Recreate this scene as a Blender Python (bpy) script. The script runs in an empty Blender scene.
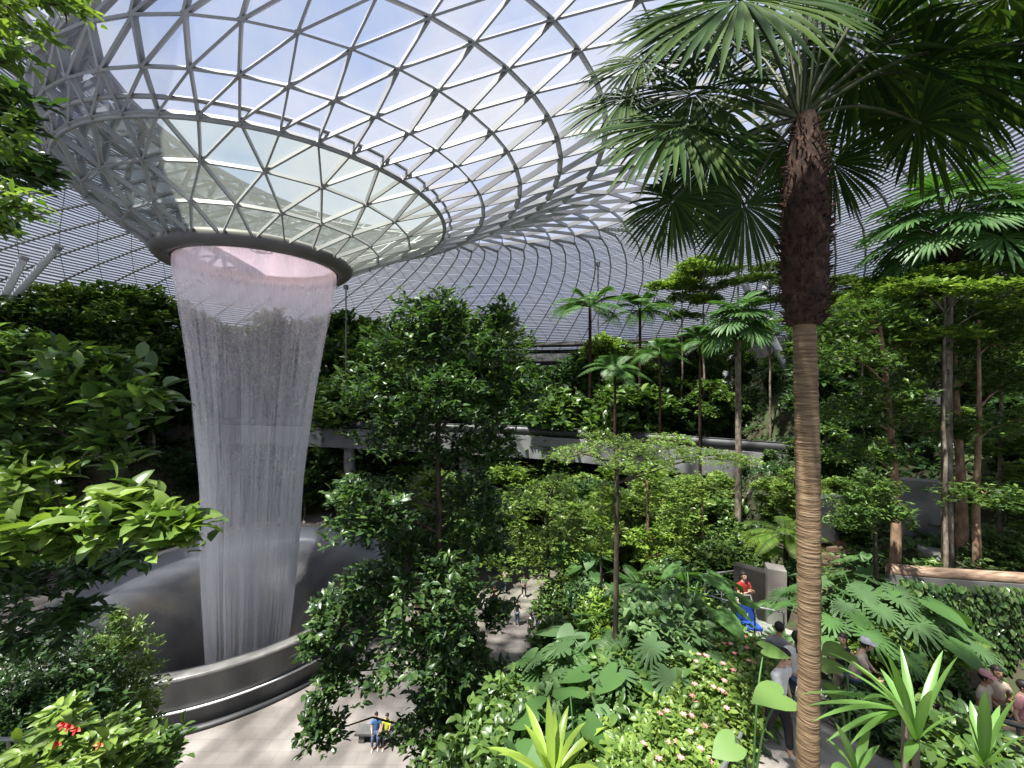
import bpy, math, random
import numpy as np
from mathutils import Vector, Matrix
rng = np.random.default_rng(7)
random.seed(7)
SC = bpy.context.scene
COL = SC.collection
F = 400.0
CAM = np.array([0.0, 0.0, 16.0])

def at(px, py, Y):
    """point seen at photo pixel (px, py) standing Y metres in front of the camera"""
    return np.array([(px - 512) / F * Y, Y, 16.0 + (384 - py) / F * Y])

# ------------------------------------------------------------------ objects
def tag(o, label=None, cat=None, group=None, kind=None):
    if label: o['label'] = label
    if cat: o['category'] = cat
    if group: o['group'] = group
    if kind: o['kind'] = kind
    return o

def link(name, me, parent=None, loc=None):
    o = bpy.data.objects.new(name, me)
    COL.objects.link(o)
    if parent is not None: o.parent = parent
    if loc is not None: o.location = loc
    return o

def empty(name, loc=(0, 0, 0), rz=0.0, label=None, cat=None, group=None, kind=None, s=1.0):
    o = bpy.data.objects.new(name, None)
    o.empty_display_size = 0.2
    COL.objects.link(o)
    o.location = loc
    o.rotation_euler = (0, 0, rz)
    o.scale = (s, s, s) if not hasattr(s, '__len__') else s
    return tag(o, label, cat, group, kind)

class MB:
    """collects vertices and faces, builds one mesh"""
    def __init__(self):
        self.v = []; self.f = []; self.n = 0; self.mi = []
    def add(self, verts, faces, mi=0):
        verts = np.asarray(verts, dtype=np.float32).reshape(-1, 3)
        faces = np.asarray(faces, dtype=np.int32)
        self.v.append(verts); self.f.append(faces + self.n)
        self.mi.append(np.full(len(faces), mi, dtype=np.int32))
        self.n += len(verts)
    def mesh(self, name, mats, smooth=True):
        me = bpy.data.meshes.new(name)
        if not hasattr(mats, '__len__'): mats = [mats]
        for m in mats: me.materials.append(m)
        if self.n == 0: return me
        V = np.concatenate(self.v)
        me.vertices.add(len(V)); me.vertices.foreach_set('co', V.ravel())
        nl = sum(f.size for f in self.f); npol = sum(len(f) for f in self.f)
        me.loops.add(nl); me.polygons.add(npol)
        me.loops.foreach_set('vertex_index', np.concatenate([f.ravel() for f in self.f]).astype(np.int32))
        tot = np.concatenate([np.full(len(f), f.shape[1], dtype=np.int32) for f in self.f])
        start = np.concatenate([[0], np.cumsum(tot)[:-1]]).astype(np.int32)
        me.polygons.foreach_set('loop_start', start)
        me.polygons.foreach_set('loop_total', tot)
        me.polygons.foreach_set('material_index', np.concatenate(self.mi))
        me.polygons.foreach_set('use_smooth', np.full(npol, smooth, dtype=bool))
        me.update(calc_edges=True); me.validate()
        return me
    def build(self, name, mats, parent=None, loc=None, smooth=True):
        return link(name, self.mesh(name, mats, smooth), parent, loc)

def nrm(a):
    a = np.asarray(a, dtype=float)
    return a / (np.linalg.norm(a, axis=-1, keepdims=True) + 1e-9)

def tube(mb, pts, rad, seg=8, mi=0, cap=True, sq=1.0):
    pts = np.asarray(pts, float); n = len(pts)
    rad = np.full(n, rad, float) if np.isscalar(rad) else np.asarray(rad, float)
    t = nrm(np.gradient(pts, axis=0))
    ref = np.array([0, 0, 1.0]) if abs(t[0][2]) < 0.8 else np.array([1.0, 0, 0])
    a = nrm(np.cross(t, ref)); b = np.cross(t, a)
    for i in range(1, n):                                # keep the frame from flipping
        if np.dot(a[i], a[i-1]) < 0: a[i] *= -1; b[i] *= -1
    th = np.arange(seg) / seg * 2 * np.pi
    V = pts[:, None] + rad[:, None, None] * (np.cos(th)[None, :, None] * a[:, None] + sq * np.sin(th)[None, :, None] * b[:, None])
    V = V.reshape(-1, 3)
    i = np.arange(n - 1)[:, None] * seg; j = np.arange(seg)[None]; k = (j + 1) % seg
    q = np.stack([i + j, i + k, i + seg + k, i + seg + j], -1).reshape(-1, 4)
    mb.add(V, q, mi)
    if cap:
        for s, base in ((0, 0), (-1, (n - 1) * seg)):
            W = np.vstack([V[base:base + seg], pts[s]])
            jj = np.arange(seg); kk = (jj + 1) % seg
            tri = np.stack([kk, jj, np.full(seg, seg)], -1) if s == 0 else np.stack([jj, kk, np.full(seg, seg)], -1)
            mb.add(W, tri, mi)

def lathe(mb, prof, c=(0, 0), seg=64, mi=0, arc=None, closed=False):
    prof = np.asarray(prof, float)
    th = np.arange(seg) / seg * 2 * np.pi
    V = np.stack([c[0] + prof[:, 0][:, None] * np.cos(th), c[1] + prof[:, 0][:, None] * np.sin(th),
                  np.repeat(prof[:, 1][:, None], seg, 1)], -1).reshape(-1, 3)
    n = len(prof)
    i = np.arange(n - 1)[:, None] * seg; j = np.arange(seg)[None]; k = (j + 1) % seg
    q = np.stack([i + j, i + k, i + seg + k, i + seg + j], -1).reshape(-1, 4)
    mb.add(V, q, mi)
    if closed:
        i = (n - 1) * seg
        j = np.arange(seg); k = (j + 1) % seg
        mb.add(V, np.stack([i + j, i + k, k, j], -1), mi)

BOXF = np.array([[0, 3, 2, 1], [4, 5, 6, 7], [0, 1, 5, 4], [1, 2, 6, 5], [2, 3, 7, 6], [3, 0, 4, 7]])
def box(mb, lo, hi, mi=0):
    x0, y0, z0 = lo; x1, y1, z1 = hi
    mb.add([(x0, y0, z0), (x1, y0, z0), (x1, y1, z0), (x0, y1, z0), (x0, y0, z1), (x1, y0, z1), (x1, y1, z1), (x0, y1, z1)], BOXF, mi)

def beams(mb, A, B, N, w, d, off=0.0, mi=0):
    """boxes from A[i] to B[i]; N = surface normal; w wide, d deep below the surface"""
    A = np.asarray(A, float); B = np.asarray(B, float); N = nrm(N)
    t = nrm(B - A); s = nrm(np.cross(t, N)); n = np.cross(s, t)
    top = off; bot = off - d
    V = np.stack([A - s*w/2 + n*bot, A + s*w/2 + n*bot, B + s*w/2 + n*bot, B - s*w/2 + n*bot,
                  A - s*w/2 + n*top, A + s*w/2 + n*top, B + s*w/2 + n*top, B - s*w/2 + n*top], 1)
    k = len(A)
    mb.add(V.reshape(-1, 3), (BOXF[None] + 8 * np.arange(k)[:, None, None]).reshape(-1, 4), mi)

def strip_slab(mb, pts, half, thick, mi=0):
    """ribbon slab along pts (top surface), half width to each side"""
    pts = np.asarray(pts, float); t = np.gradient(pts, axis=0); t[:, 2] = 0; t = nrm(t)
    s = np.stack([t[:, 1], -t[:, 0], np.zeros(len(t))], -1)
    half = np.full(len(pts), half, float) if np.isscalar(half) else np.asarray(half, float)
    L = pts - s * half[:, None]; R = pts + s * half[:, None]; dz = np.array([0, 0, thick])
    V = np.stack([L, R, R - dz, L - dz], 1).reshape(-1, 3)
    i = np.arange(len(pts) - 1)[:, None] * 4; j = np.arange(4)[None]; k = (j + 1) % 4
    mb.add(V, np.stack([i + j, i + k, i + 4 + k, i + 4 + j], -1).reshape(-1, 4), mi)
    mb.add(V[:4], [[0, 1, 2, 3]], mi); mb.add(V[-4:], [[3, 2, 1, 0]], mi)

def spline(pts, n):
    """Catmull-Rom through pts, n samples"""
    P = np.asarray(pts, float)
    P = np.vstack([2 * P[0] - P[1], P, 2 * P[-1] - P[-2]])
    m = len(P) - 3
    u = np.linspace(0, m - 1e-6, n); i = u.astype(int); t = (u - i)[:, None]
    p0, p1, p2, p3 = P[i], P[i+1], P[i+2], P[i+3]
    return .5 * (2*p1 + (p2-p0)*t + (2*p0-5*p1+4*p2-p3)*t**2 + (3*p1-p0-3*p2+p3)*t**3)

# ---------------------------------------------------------------- materials
def new_mat(name):
    m = bpy.data.materials.new(name); m.use_nodes = True
    nt = m.node_tree; nt.nodes.clear()
    return m, nt, nt.nodes.new('ShaderNodeOutputMaterial')
def N(nt, t, **kw):
    n = nt.nodes.new(t)
    for k, v in kw.items():
        if k in n.inputs.keys(): n.inputs[k].default_value = v
        else: setattr(n, k, v)
    return n
def ramp(nt, fac, stops):
    r = nt.nodes.new('ShaderNodeValToRGB')
    e = r.color_ramp.elements
    while len(e) < len(stops): e.new(0.5)
    for el, (p, c) in zip(e, stops):
        el.position = p; el.color = (*c, 1) if len(c) == 3 else c
    nt.links.new(fac, r.inputs[0])
    return r.outputs[0]
def leaf_mat(name, cols, rough=0.36, trans=0.3, spec=0.5):
    m, nt, out = new_mat(name)
    g = N(nt, 'ShaderNodeNewGeometry')
    n = len(cols)
    c = ramp(nt, g.outputs['Random Per Island'], [(i / (n - 1), cl) for i, cl in enumerate(cols)])
    p = N(nt, 'ShaderNodeBsdfPrincipled', Roughness=rough)
    p.inputs['Specular IOR Level'].default_value = spec
    nt.links.new(c, p.inputs['Base Color'])
    t = N(nt, 'ShaderNodeBsdfTranslucent')
    mx = N(nt, 'ShaderNodeMix', data_type='RGBA', blend_type='MULTIPLY')
    mx.inputs['Factor'].default_value = 1
    nt.links.new(c, mx.inputs['A']); mx.inputs['B'].default_value = (1.5, 1.6, .7, 1)
    nt.links.new(mx.outputs['Result'], t.inputs['Color'])
    s = N(nt, 'ShaderNodeMixShader'); s.inputs[0].default_value = trans
    nt.links.new(p.outputs[0], s.inputs[1]); nt.links.new(t.outputs[0], s.inputs[2])
    nt.links.new(s.outputs[0], out.inputs[0])
    return m
def noise_mat(name, cols, scale=4.0, stretch=(1, 1, 1), rough=0.7, bump=0.2, detail=5, spec=0.3, metal=0.0):
    m, nt, out = new_mat(name)
    tc = N(nt, 'ShaderNodeTexCoord'); mp = N(nt, 'ShaderNodeMapping'); mp.inputs['Scale'].default_value = stretch
    nt.links.new(tc.outputs['Object'], mp.inputs[0])
    no = N(nt, 'ShaderNodeTexNoise', Scale=scale, Detail=detail)
    nt.links.new(mp.outputs[0], no.inputs['Vector'])
    n = len(cols)
    c = ramp(nt, no.outputs['Fac'], [(0.3 + 0.4 * i / (n - 1), cl) for i, cl in enumerate(cols)])
    p = N(nt, 'ShaderNodeBsdfPrincipled', Roughness=rough, Metallic=metal)
    p.inputs['Specular IOR Level'].default_value = spec
    nt.links.new(c, p.inputs['Base Color'])
    if bump:
        b = N(nt, 'ShaderNodeBump', Strength=bump); b.inputs['Distance'].default_value = 0.05
        nt.links.new(no.outputs['Fac'], b.inputs['Height']); nt.links.new(b.outputs[0], p.inputs['Normal'])
    nt.links.new(p.outputs[0], out.inputs[0])
    return m
def plain(name, col, rough=0.6, metal=0.0, spec=0.4):
    m, nt, out = new_mat(name)
    p = N(nt, 'ShaderNodeBsdfPrincipled', Roughness=rough, Metallic=metal)
    p.inputs['Base Color'].default_value = (*col, 1); p.inputs['Specular IOR Level'].default_value = spec
    nt.links.new(p.outputs[0], out.inputs[0])
    return m

M = {}
M['leaf_dark'] = leaf_mat('leaf_dark', [(0.015, 0.036, 0.015), (0.032, 0.077, 0.022), (0.064, 0.124, 0.031), (0.026, 0.057, 0.020)])
M['leaf_tall'] = leaf_mat('leaf_tall', [(0.018, 0.041, 0.018), (0.038, 0.088, 0.025), (0.090, 0.154, 0.037), (0.023, 0.052, 0.020)])
M['leaf_mid'] = leaf_mat('leaf_mid', [(0.032, 0.067, 0.020), (0.070, 0.134, 0.033), (0.128, 0.206, 0.044), (0.049, 0.093, 0.025)])
M['leaf_bright'] = leaf_mat('leaf_bright', [(0.070, 0.129, 0.027), (0.128, 0.211, 0.040), (0.218, 0.304, 0.062), (0.090, 0.154, 0.033)])
M['leaf_yellow'] = leaf_mat('leaf_yellow', [(.1, .2, .025), (.18, .29, .04), (.26, .36, .06), (.12, .22, .03)])
M['leaf_grey'] = leaf_mat('leaf_grey', [(0.051, 0.103, 0.044), (0.096, 0.170, 0.062), (0.154, 0.242, 0.094), (0.070, 0.129, 0.050)], rough=.48, spec=.35)
M['palm_leaf'] = leaf_mat('palm_leaf', [(.014, .036, .009), (.024, .055, .012), (.06, .1, .02), (.018, .042, .01)], rough=.55, trans=.22, spec=.12)
M['palm_light'] = leaf_mat('palm_light', [(.03, .085, .018), (.05, .125, .026), (.09, .175, .04), (.035, .095, .022)], rough=.45, trans=.3)
M['ear_leaf'] = leaf_mat('ear_leaf', [(0.058, 0.129, 0.037), (0.083, 0.170, 0.048), (0.141, 0.237, 0.062), (0.051, 0.124, 0.044)], rough=.5, trans=.3, spec=.25)
M['creeper'] = leaf_mat('creeper', [(0.026, 0.062, 0.019), (0.051, 0.113, 0.027), (0.128, 0.196, 0.062), (0.019, 0.046, 0.015)], rough=.3, spec=.5)
M['flower_red'] = plain('flower_red', (.6, .03, .02), .5)
M['flower_pink'] = plain('flower_pink', (.62, .25, .24), .5)
M['leaf_orange'] = leaf_mat('leaf_orange', [(.35, .1, .03), (.5, .18, .05)], trans=.3)
M['bark_grey'] = noise_mat('bark_grey', [(.05, .04, .03), (.15, .12, .09), (.27, .22, .17)], 9, (1, 1, .35), .85, .5)
M['bark_dark'] = noise_mat('bark_dark', [(.018, .014, .01), (.05, .038, .027), (.1, .075, .05)], 9, (1, 1, .35), .9, .5)
M['bark_tan'] = noise_mat('bark_tan', [(.1, .06, .035), (.24, .15, .09), (.38, .26, .17)], 7, (1, 1, .4), .8, .5)
M['petiole'] = noise_mat('petiole', [(.02, .03, .012), (.045, .055, .022), (.09, .085, .04)], 4, (1, 1, .3), .5, .1)
M['stalk_green'] = plain('stalk_green', (.05, .12, .03), .5)
M['fibre'] = noise_mat('fibre', [(.014, .008, .006), (.038, .019, .012), (.085, .045, .027)], 16, (1, 1, .5), .9, .8)
M['soil'] = noise_mat('soil', [(.02, .016, .011), (.05, .042, .026), (.04, .065, .02), (.09, .075, .05)], 1.1, (1, 1, 1), .95, .5)
M['steel'] = noise_mat('steel', [(.27, .27, .275), (.34, .34, .345)], .6, (1, 1, 1), .45, 0, 2, .4)
M['steel_dark'] = noise_mat('steel_dark', [(.1, .092, .09), (.15, .14, .135)], .6, (1, 1, 1), .5, 0, 2, .4)
M['concrete'] = noise_mat('concrete', [(.16, .155, .15), (.24, .235, .225), (.33, .32, .3)], 1.3, (1, 1, 1), .85, .1, 8)
M['concrete_dark'] = noise_mat('concrete_dark', [(.06, .06, .06), (.11, .11, .105), (.17, .165, .155)], 1.3, (1, 1, .6), .85, .1, 8)
M['white_paint'] = noise_mat('white_paint', [(.6, .61, .62), (.68, .68, .68)], .8, (1, 1, 1), .5, 0, 2)
M['timber'] = noise_mat('timber', [(.12, .075, .05), (.23, .155, .105), (.34, .25, .18)], 5, (.4, 4, 4), .8, .3)
M['dark_metal'] = plain('dark_metal', (.035, .036, .037), .45, .4)
M['handrail'] = plain('handrail', (.35, .36, .35), .4, .6)
# ------------------------------------------------------------------ terrain
CTRL = np.array([
 # plaza
 (-30,20,-1),(-20,14,-1),(-12,12,-1),(-8,16,-1),(-5,14,-1),(-3,18,-1),(-.5,22,-1),(1.5,27,-1),(3.5,33,-1),(-10,24,-1),(-10,35,-1),
 (-20,40,-1),(-35,30,-1),(-5,45,-1),(5,42,-1),(-28,42,-1),(-36,22,-1),(-15,20,-1),(-20,46,-1),(-12,47,-1),(-2,12,0),(-7,11,.5),(-1,16,-.5),
 (1,40,-1),(-25,16,-1),
 # near slopes
 (4.2,9.5,9.5),(3.3,9.2,9.5),(4.7,8.9,9.2),(3.7,8.4,9.5),(2.5,7.8,9.4),(2.1,8.6,9.2),(2.9,7.4,9.6),(1.7,9.2,8.9),(1.5,10.5,8.4),(.8,9.8,8.1),(1,8.4,8.8),(1.5,7.6,9.2),(1.6,6.8,9.5),(2.3,6.3,9.5),(1.9,5.8,9.6),(1.6,5.6,9.9),(.6,5.6,9.5),(.2,8.6,8.2),(0,7.2,8.6),(.3,6.2,9.1),(4.1,7.2,9.8),(3.3,6.3,10.0),(2.6,5.6,10.2),(8.6,9.8,9.4),(7.0,7.0,9.2),
 (3,5,10.4),(5,5,10.5),(8,6,9.5),(1.6,5,9.9),(-2,6,4.5),(-6,6,5),(-9,7,4),(-5,4,7.5),(-10,3,9),(0,2,9.5),(4,1,10.7),(9,2,11),(-5,-3,11),(5,-3,11),
 (5.6,9,8.9),(6.5,8,9),(8,8.5,8.7),(10.5,8,8.4),(14,8,8.6),(16,6,9),
 (9.2,10.4,9.2),(12,9.5,8.3),(14,9.0,8.3),(16,8.4,8.3),(10.2,9.7,8.6),(13,10.5,11),(11,10.6,10.9),(15,10.6,11),
 (2.5,13,5),(5,12,7.4),(6.3,11.5,8.4),(7.6,13,8.1),(10,12,10.2),(14,12.5,11),(9,16,7.8),(6,16,5.3),(3,16.5,2),(5,20,2.3),(8,21,4),
 (12.5,16.5,9.2),(16,17,11.8),(20,17,13),(8,27,.8),(13,26,5.5),(18,26,10),(24,26,14),(9,36,.6),(14,36,4),(20,36,10),(28,36,16),(36,30,19),(30,20,16),(22,12,13),
 (14,48,5),(25,48,14),(5,56,5),(-5,58,5),(-20,59,7),(-35,52,9),(-45,40,10),(-42,25,8),(-30,64,13),(0,66,9),(20,62,16),(-40,10,8),(40,50,20),(-25,5,8),(-50,60,15),(50,10,18)], float)
def ground_z(x, y):
    x = np.asarray(x, float); y = np.asarray(y, float)
    d2 = (x[..., None] - CTRL[:, 0])**2 + (y[..., None] - CTRL[:, 1])**2 + .25
    w = d2**-2.0
    return np.maximum((w * CTRL[:, 2]).sum(-1) / w.sum(-1), -.6)
BC = np.array([-18.9, 28.0]); BR = 10.3                 # basin
g = MB()
xs = np.arange(-58, 58.1, .7); ys = np.arange(-6, 80, .7)
XX, YY = np.meshgrid(xs, ys); ZZ = ground_z(XX, YY)
ZZ += np.where(ZZ > .3, .12 * np.sin(XX * 1.7 + YY) * np.cos(YY * 1.3 - XX * .6), 0)
nx = len(xs); i, j = np.meshgrid(np.arange(len(ys) - 1), np.arange(nx - 1), indexing='ij')
q = np.stack([i*nx+j, i*nx+j+1, (i+1)*nx+j+1, (i+1)*nx+j], -1).reshape(-1, 4)
cx = XX.ravel()[q].mean(1); cy = YY.ravel()[q].mean(1)
q = q[np.hypot(cx - BC[0], cy - BC[1]) > BR - 1.5]
g.add(np.stack([XX, YY, ZZ], -1).reshape(-1, 3), q)
tag(g.build('ground', M['soil']), kind='structure')

# paved plaza around the basin
def paving_mat():
    m, nt, out = new_mat('plaza_stone')
    tc = N(nt, 'ShaderNodeTexCoord')
    n1 = N(nt, 'ShaderNodeTexNoise', Scale=.45, Detail=8); nt.links.new(tc.outputs['Object'], n1.inputs['Vector'])
    c = ramp(nt, n1.outputs['Fac'], [(.32, (.12, .105, .095)), (.5, (.19, .17, .155)), (.68, (.27, .245, .225))])
    br = N(nt, 'ShaderNodeTexBrick', Scale=1.0); br.inputs['Mortar Size'].default_value = .012
    br.inputs['Brick Width'].default_value = 1.2; br.inputs['Row Height'].default_value = .6
    br.inputs['Color1'].default_value = (1, 1, 1, 1); br.inputs['Color2'].default_value = (.86, .86, .86, 1); br.inputs['Mortar'].default_value = (.6, .6, .6, 1)
    nt.links.new(tc.outputs['Object'], br.inputs['Vector'])
    mx = N(nt, 'ShaderNodeMix', data_type='RGBA', blend_type='MULTIPLY'); mx.inputs['Factor'].default_value = .7
    nt.links.new(c, mx.inputs['A']); nt.links.new(br.outputs['Color'], mx.inputs['B'])
    p = N(nt, 'ShaderNodeBsdfPrincipled', Roughness=.55)
    nt.links.new(mx.outputs['Result'], p.inputs['Base Color']); nt.links.new(p.outputs[0], out.inputs[0])
    return m
pm = MB()
th = np.arange(72) / 72 * 2 * np.pi
inner = np.stack([BC[0] + (BR - .2) * np.cos(th), BC[1] + (BR - .2) * np.sin(th), np.zeros(72)], -1)
outer = np.stack([-16 + 29 * np.cos(th), 29 + 26 * np.sin(th), np.zeros(72)], -1)
j = np.arange(72); k = (j + 1) % 72
pm.add(np.vstack([inner, outer]), np.stack([j, k, 72 + k, 72 + j], -1)[:, ::-1])
tag(pm.build('floor', paving_mat()), kind='structure')

# ------------------------------------------------------------------ glass roof
RING = np.array([  # height above eye, centre x, centre y, radius
 (8.9, -18.4, 29.4, 5.75), (9.9, -17.6, 28.9, 7.5), (11.0, -17.1, 28.8, 9.4), (12.0, -16.1, 28.6, 11.1),
 (13.0, -14.8, 28.9, 12.6), (14.2, -13.3, 29.1, 13.75), (15.5, -11.3, 29.3, 14.6), (16.7, -8.9, 29.2, 15.2),
 (17.5, -7.0, 29.3, 17.0), (18.0, -5.6, 29.6, 19.4), (18.3, -4.6, 30, 22), (18.4, -4, 30.3, 24.8), (18.3, -3.4, 30.6, 27.6),
 (18.0, -3, 30.8, 30.4), (17.5, -2.6, 31, 33.2), (16.8, -2.3, 31.2, 36), (15.8, -2, 31.4, 38.7), (14.5, -2, 31.5, 41.3),
 (12.9, -2, 31.5, 43.7), (11.0, -2, 31.5, 45.8), (8.8, -2, 31.5, 47.6), (6.3, -2, 31.5, 49.0)])
NSEG = [22, 22, 22] + [44] * 8 + [88] * 11
glass_in, glass_out, glass_far = MB(), MB(), MB()
E_A, E_B, E_R, E_KIND = [], [], [], []
# rebuild angles exactly so that rows interlock
rings = []; off = 0.0
for i, (h, cx, cy, R) in enumerate(RING):
    n = NSEG[i]
    if i:
        if n == NSEG[i-1]: off = (off + .5) % 1 if i else off
        else: off = (2 * off) % 1
    a = (np.arange(n) + off) / n * 2 * np.pi + .06
    rings.append((np.stack([cx + R * np.cos(a), cy + R * np.sin(a), np.full(n, 16 + h)], -1), off))
for i in range(len(rings) - 1):
    P, o0 = rings[i]; Q, o1 = rings[i+1]; n0, n1 = len(P), len(Q)
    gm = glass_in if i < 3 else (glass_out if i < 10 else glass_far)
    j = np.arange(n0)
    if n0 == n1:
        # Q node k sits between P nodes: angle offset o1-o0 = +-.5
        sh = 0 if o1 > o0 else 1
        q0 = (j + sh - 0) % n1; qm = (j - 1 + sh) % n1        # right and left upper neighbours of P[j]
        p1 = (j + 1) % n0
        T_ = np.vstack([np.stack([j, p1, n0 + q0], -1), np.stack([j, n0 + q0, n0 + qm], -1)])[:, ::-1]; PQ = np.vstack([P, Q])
        near_ = PQ[T_].mean(1)[:, 1] < 14  # near panes stay clear glass to let sun onto the bed
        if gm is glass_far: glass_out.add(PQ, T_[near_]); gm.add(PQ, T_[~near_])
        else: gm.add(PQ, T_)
        E_A += [P[j], P[j], P[j]]; E_B += [P[p1], Q[q0], Q[qm]]
        E_R += [np.full(n0, i)] * 3; E_KIND += [np.full(n0, k_) for k_ in (0, 1, 2)]
    else:
        m0 = int(round(2 * o0 - o1))
        c = (2 * j + m0) % n1; l = (c - 1) % n1; r = (c + 1) % n1; p1 = (j + 1) % n0
        gm.add(np.vstack([P, Q]), np.vstack([np.stack([j, n0 + c, n0 + l], -1), np.stack([j, n0 + r, n0 + c], -1), np.stack([j, p1, n0 + r], -1)])[:, ::-1])
        E_A += [P[j]] * 4; E_B += [P[p1], Q[c], Q[l], Q[r]]
        E_R += [np.full(n0, i)] * 4; E_KIND += [np.full(n0, k_) for k_ in (0, 1, 2, 2)]
Q = rings[-1][0]; E_A.append(Q); E_B.append(np.roll(Q, -1, 0)); E_R.append(np.full(len(Q), len(rings) - 1)); E_KIND.append(np.zeros(len(Q), int))
E_A = np.vstack(E_A); E_B = np.vstack(E_B); E_R = np.concatenate(E_R)
mid = (E_A + E_B) / 2
# outward normals of the shell: slope of the profile from the ring table
h = RING[:, 0]; R = RING[:, 3]
dh = np.gradient(h, R)
nr = -dh / np.hypot(dh, 1); nz = 1 / np.hypot(dh, 1)
iR = np.minimum(E_R, len(RING) - 2)
rad = nrm(mid[:, :2] - RING[iR, 1:3])
NORM = np.stack([rad[:, 0] * nr[iR], rad[:, 1] * nr[iR], nz[iR]], -1)

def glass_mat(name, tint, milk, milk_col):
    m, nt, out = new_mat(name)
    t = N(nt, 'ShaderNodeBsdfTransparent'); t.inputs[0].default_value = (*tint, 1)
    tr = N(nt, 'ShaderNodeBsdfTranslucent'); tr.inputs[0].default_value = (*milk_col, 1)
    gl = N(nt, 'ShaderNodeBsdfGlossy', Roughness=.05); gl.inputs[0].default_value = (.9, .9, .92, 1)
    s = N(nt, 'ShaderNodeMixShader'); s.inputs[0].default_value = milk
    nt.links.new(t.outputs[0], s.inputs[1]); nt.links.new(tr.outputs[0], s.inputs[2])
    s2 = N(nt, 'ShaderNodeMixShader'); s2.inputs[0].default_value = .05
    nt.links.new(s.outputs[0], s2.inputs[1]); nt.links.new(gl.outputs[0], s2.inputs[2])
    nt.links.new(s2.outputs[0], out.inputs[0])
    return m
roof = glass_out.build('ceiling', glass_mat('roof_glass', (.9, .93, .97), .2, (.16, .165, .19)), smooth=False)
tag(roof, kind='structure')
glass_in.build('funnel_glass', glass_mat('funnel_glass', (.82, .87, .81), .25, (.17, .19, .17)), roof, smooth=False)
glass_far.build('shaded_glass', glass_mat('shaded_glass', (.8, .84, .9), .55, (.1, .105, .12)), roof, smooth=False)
bm = MB()
far = E_R >= 11
inn = E_R < 4
beams(bm, E_A[inn], E_B[inn], NORM[inn], .09, .26)
beams(bm, E_A[~far & ~inn], E_B[~far & ~inn], NORM[~far & ~inn], .09, .36)
E_K = np.concatenate(E_KIND)
for kk, w_, d_ in ((0, .05, .05), (1, .17, .14), (2, .05, .05)):
    s_ = far & (E_K == kk); beams(bm, E_A[s_], E_B[s_], NORM[s_], w_, d_)
bm.build('steel_beam_grid', M['steel'], roof, smooth=False)
sl = MB()                                                # rows of pale sunshade slats under the far panes
for i in range(10, len(rings) - 1):
    th = np.arange(89) / 88 * 2 * np.pi
    for f_ in (.08, .2, .32, .44, .56, .68, .8, .92):
        h_, cx, cy, R_ = RING[i] * (1 - f_) + RING[i+1] * f_
        P = np.stack([cx + R_ * np.cos(th), cy + R_ * np.sin(th), np.full(89, 15.9 + h_)], -1)
        n_ = np.stack([np.cos(th[:-1]) * nr[i], np.sin(th[:-1]) * nr[i], np.full(88, nz[i])], -1)
        k_ = (P[:-1, 1] + P[1:, 1]) / 2 > 14              # near slats left out so the sun reaches the planted bed
        beams(sl, P[:-1][k_], P[1:][k_], n_[k_], .19, .015)
sm_, nt, out = new_mat('slat_fabric')
d_ = N(nt, 'ShaderNodeBsdfDiffuse'); d_.inputs[0].default_value = (.5, .51, .54, 1); t_ = N(nt, 'ShaderNodeBsdfTranslucent'); t_.inputs[0].default_value = (.25, .255, .285, 1)
x_ = N(nt, 'ShaderNodeMixShader'); x_.inputs[0].default_value = .55
nt.links.new(d_.outputs[0], x_.inputs[1]); nt.links.new(t_.outputs[0], x_.inputs[2]); nt.links.new(x_.outputs[0], out.inputs[0])
sl.build('sunshade_slats', sm_, roof, smooth=False)
# node hubs
nb = MB()
for i, (P, o) in enumerate(rings[:12]):
    rd = nrm(P[:, :2] - RING[i, 1:3])
    n_ = np.stack([rd[:, 0] * nr[i], rd[:, 1] * nr[i], np.full(len(P), nz[i])], -1)
    for p, n1 in zip(P, n_):
        tube(nb, [p - n1 * .33, p - n1 * .02], .1, 6)
nb.build('steel_node', M['steel'], roof)
wk = MB()                                                # doubled maintenance ring
cxy = RING[3, 1:3]; th = np.arange(89) / 88 * 2 * np.pi
for dr, z in ((.42, .3), (-.02, -.25)):
    tube(wk, np.stack([cxy[0] + (RING[3, 3] + dr) * np.cos(th), cxy[1] + (RING[3, 3] + dr) * np.sin(th), np.full(89, 28 + z)], -1), .1, 6, cap=False)
wk.build('ring_rail', M['steel'], roof)

# ring of the oculus, its dish, the waterfall
OC = np.array([-18.4, 29.4]); OZ = 24.7
orr = empty('oculus_ring', (OC[0], OC[1], OZ), label='dark grey steel ring at the foot of the glass funnel where the waterfall starts', cat='ring')
b = MB(); lathe(b, [(5.25, .55), (6.0, .5), (6.2, .3), (6.2, -.05), (5.95, -.32), (5.55, -.42), (5.2, -.3), (5.15, .1)], seg=88, closed=True)
b.build('fascia', M['steel_dark'], orr)
def dish_mat():
    m, nt, out = new_mat('oculus_dish')
    tr = N(nt, 'ShaderNodeBsdfTranslucent'); tr.inputs[0].default_value = (.36, .28, .33, 1)
    d = N(nt, 'ShaderNodeBsdfDiffuse'); d.inputs[0].default_value = (.85, .75, .8, 1)
    s = N(nt, 'ShaderNodeMixShader'); s.inputs[0].default_value = .3
    nt.links.new(tr.outputs[0], s.inputs[1]); nt.links.new(d.outputs[0], s.inputs[2]); nt.links.new(s.outputs[0], out.inputs[0])
    return m
DM = dish_mat()
b = MB(); lathe(b, [(5.25, .45), (4.6, .75), (3.8, .95), (2.4, 1.1), (.9, 1.15), (.02, 1.15)], seg=88)
b.build('dish', DM, orr)
b = MB(); lathe(b, [(.62, 1.05), (.7, 1.05), (.7, 1.12), (.62, 1.12)], seg=32, closed=True); lathe(b, [(.3, 1.05), (.34, 1.05), (.34, 1.12), (.3, 1.12)], seg=32, closed=True)
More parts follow.
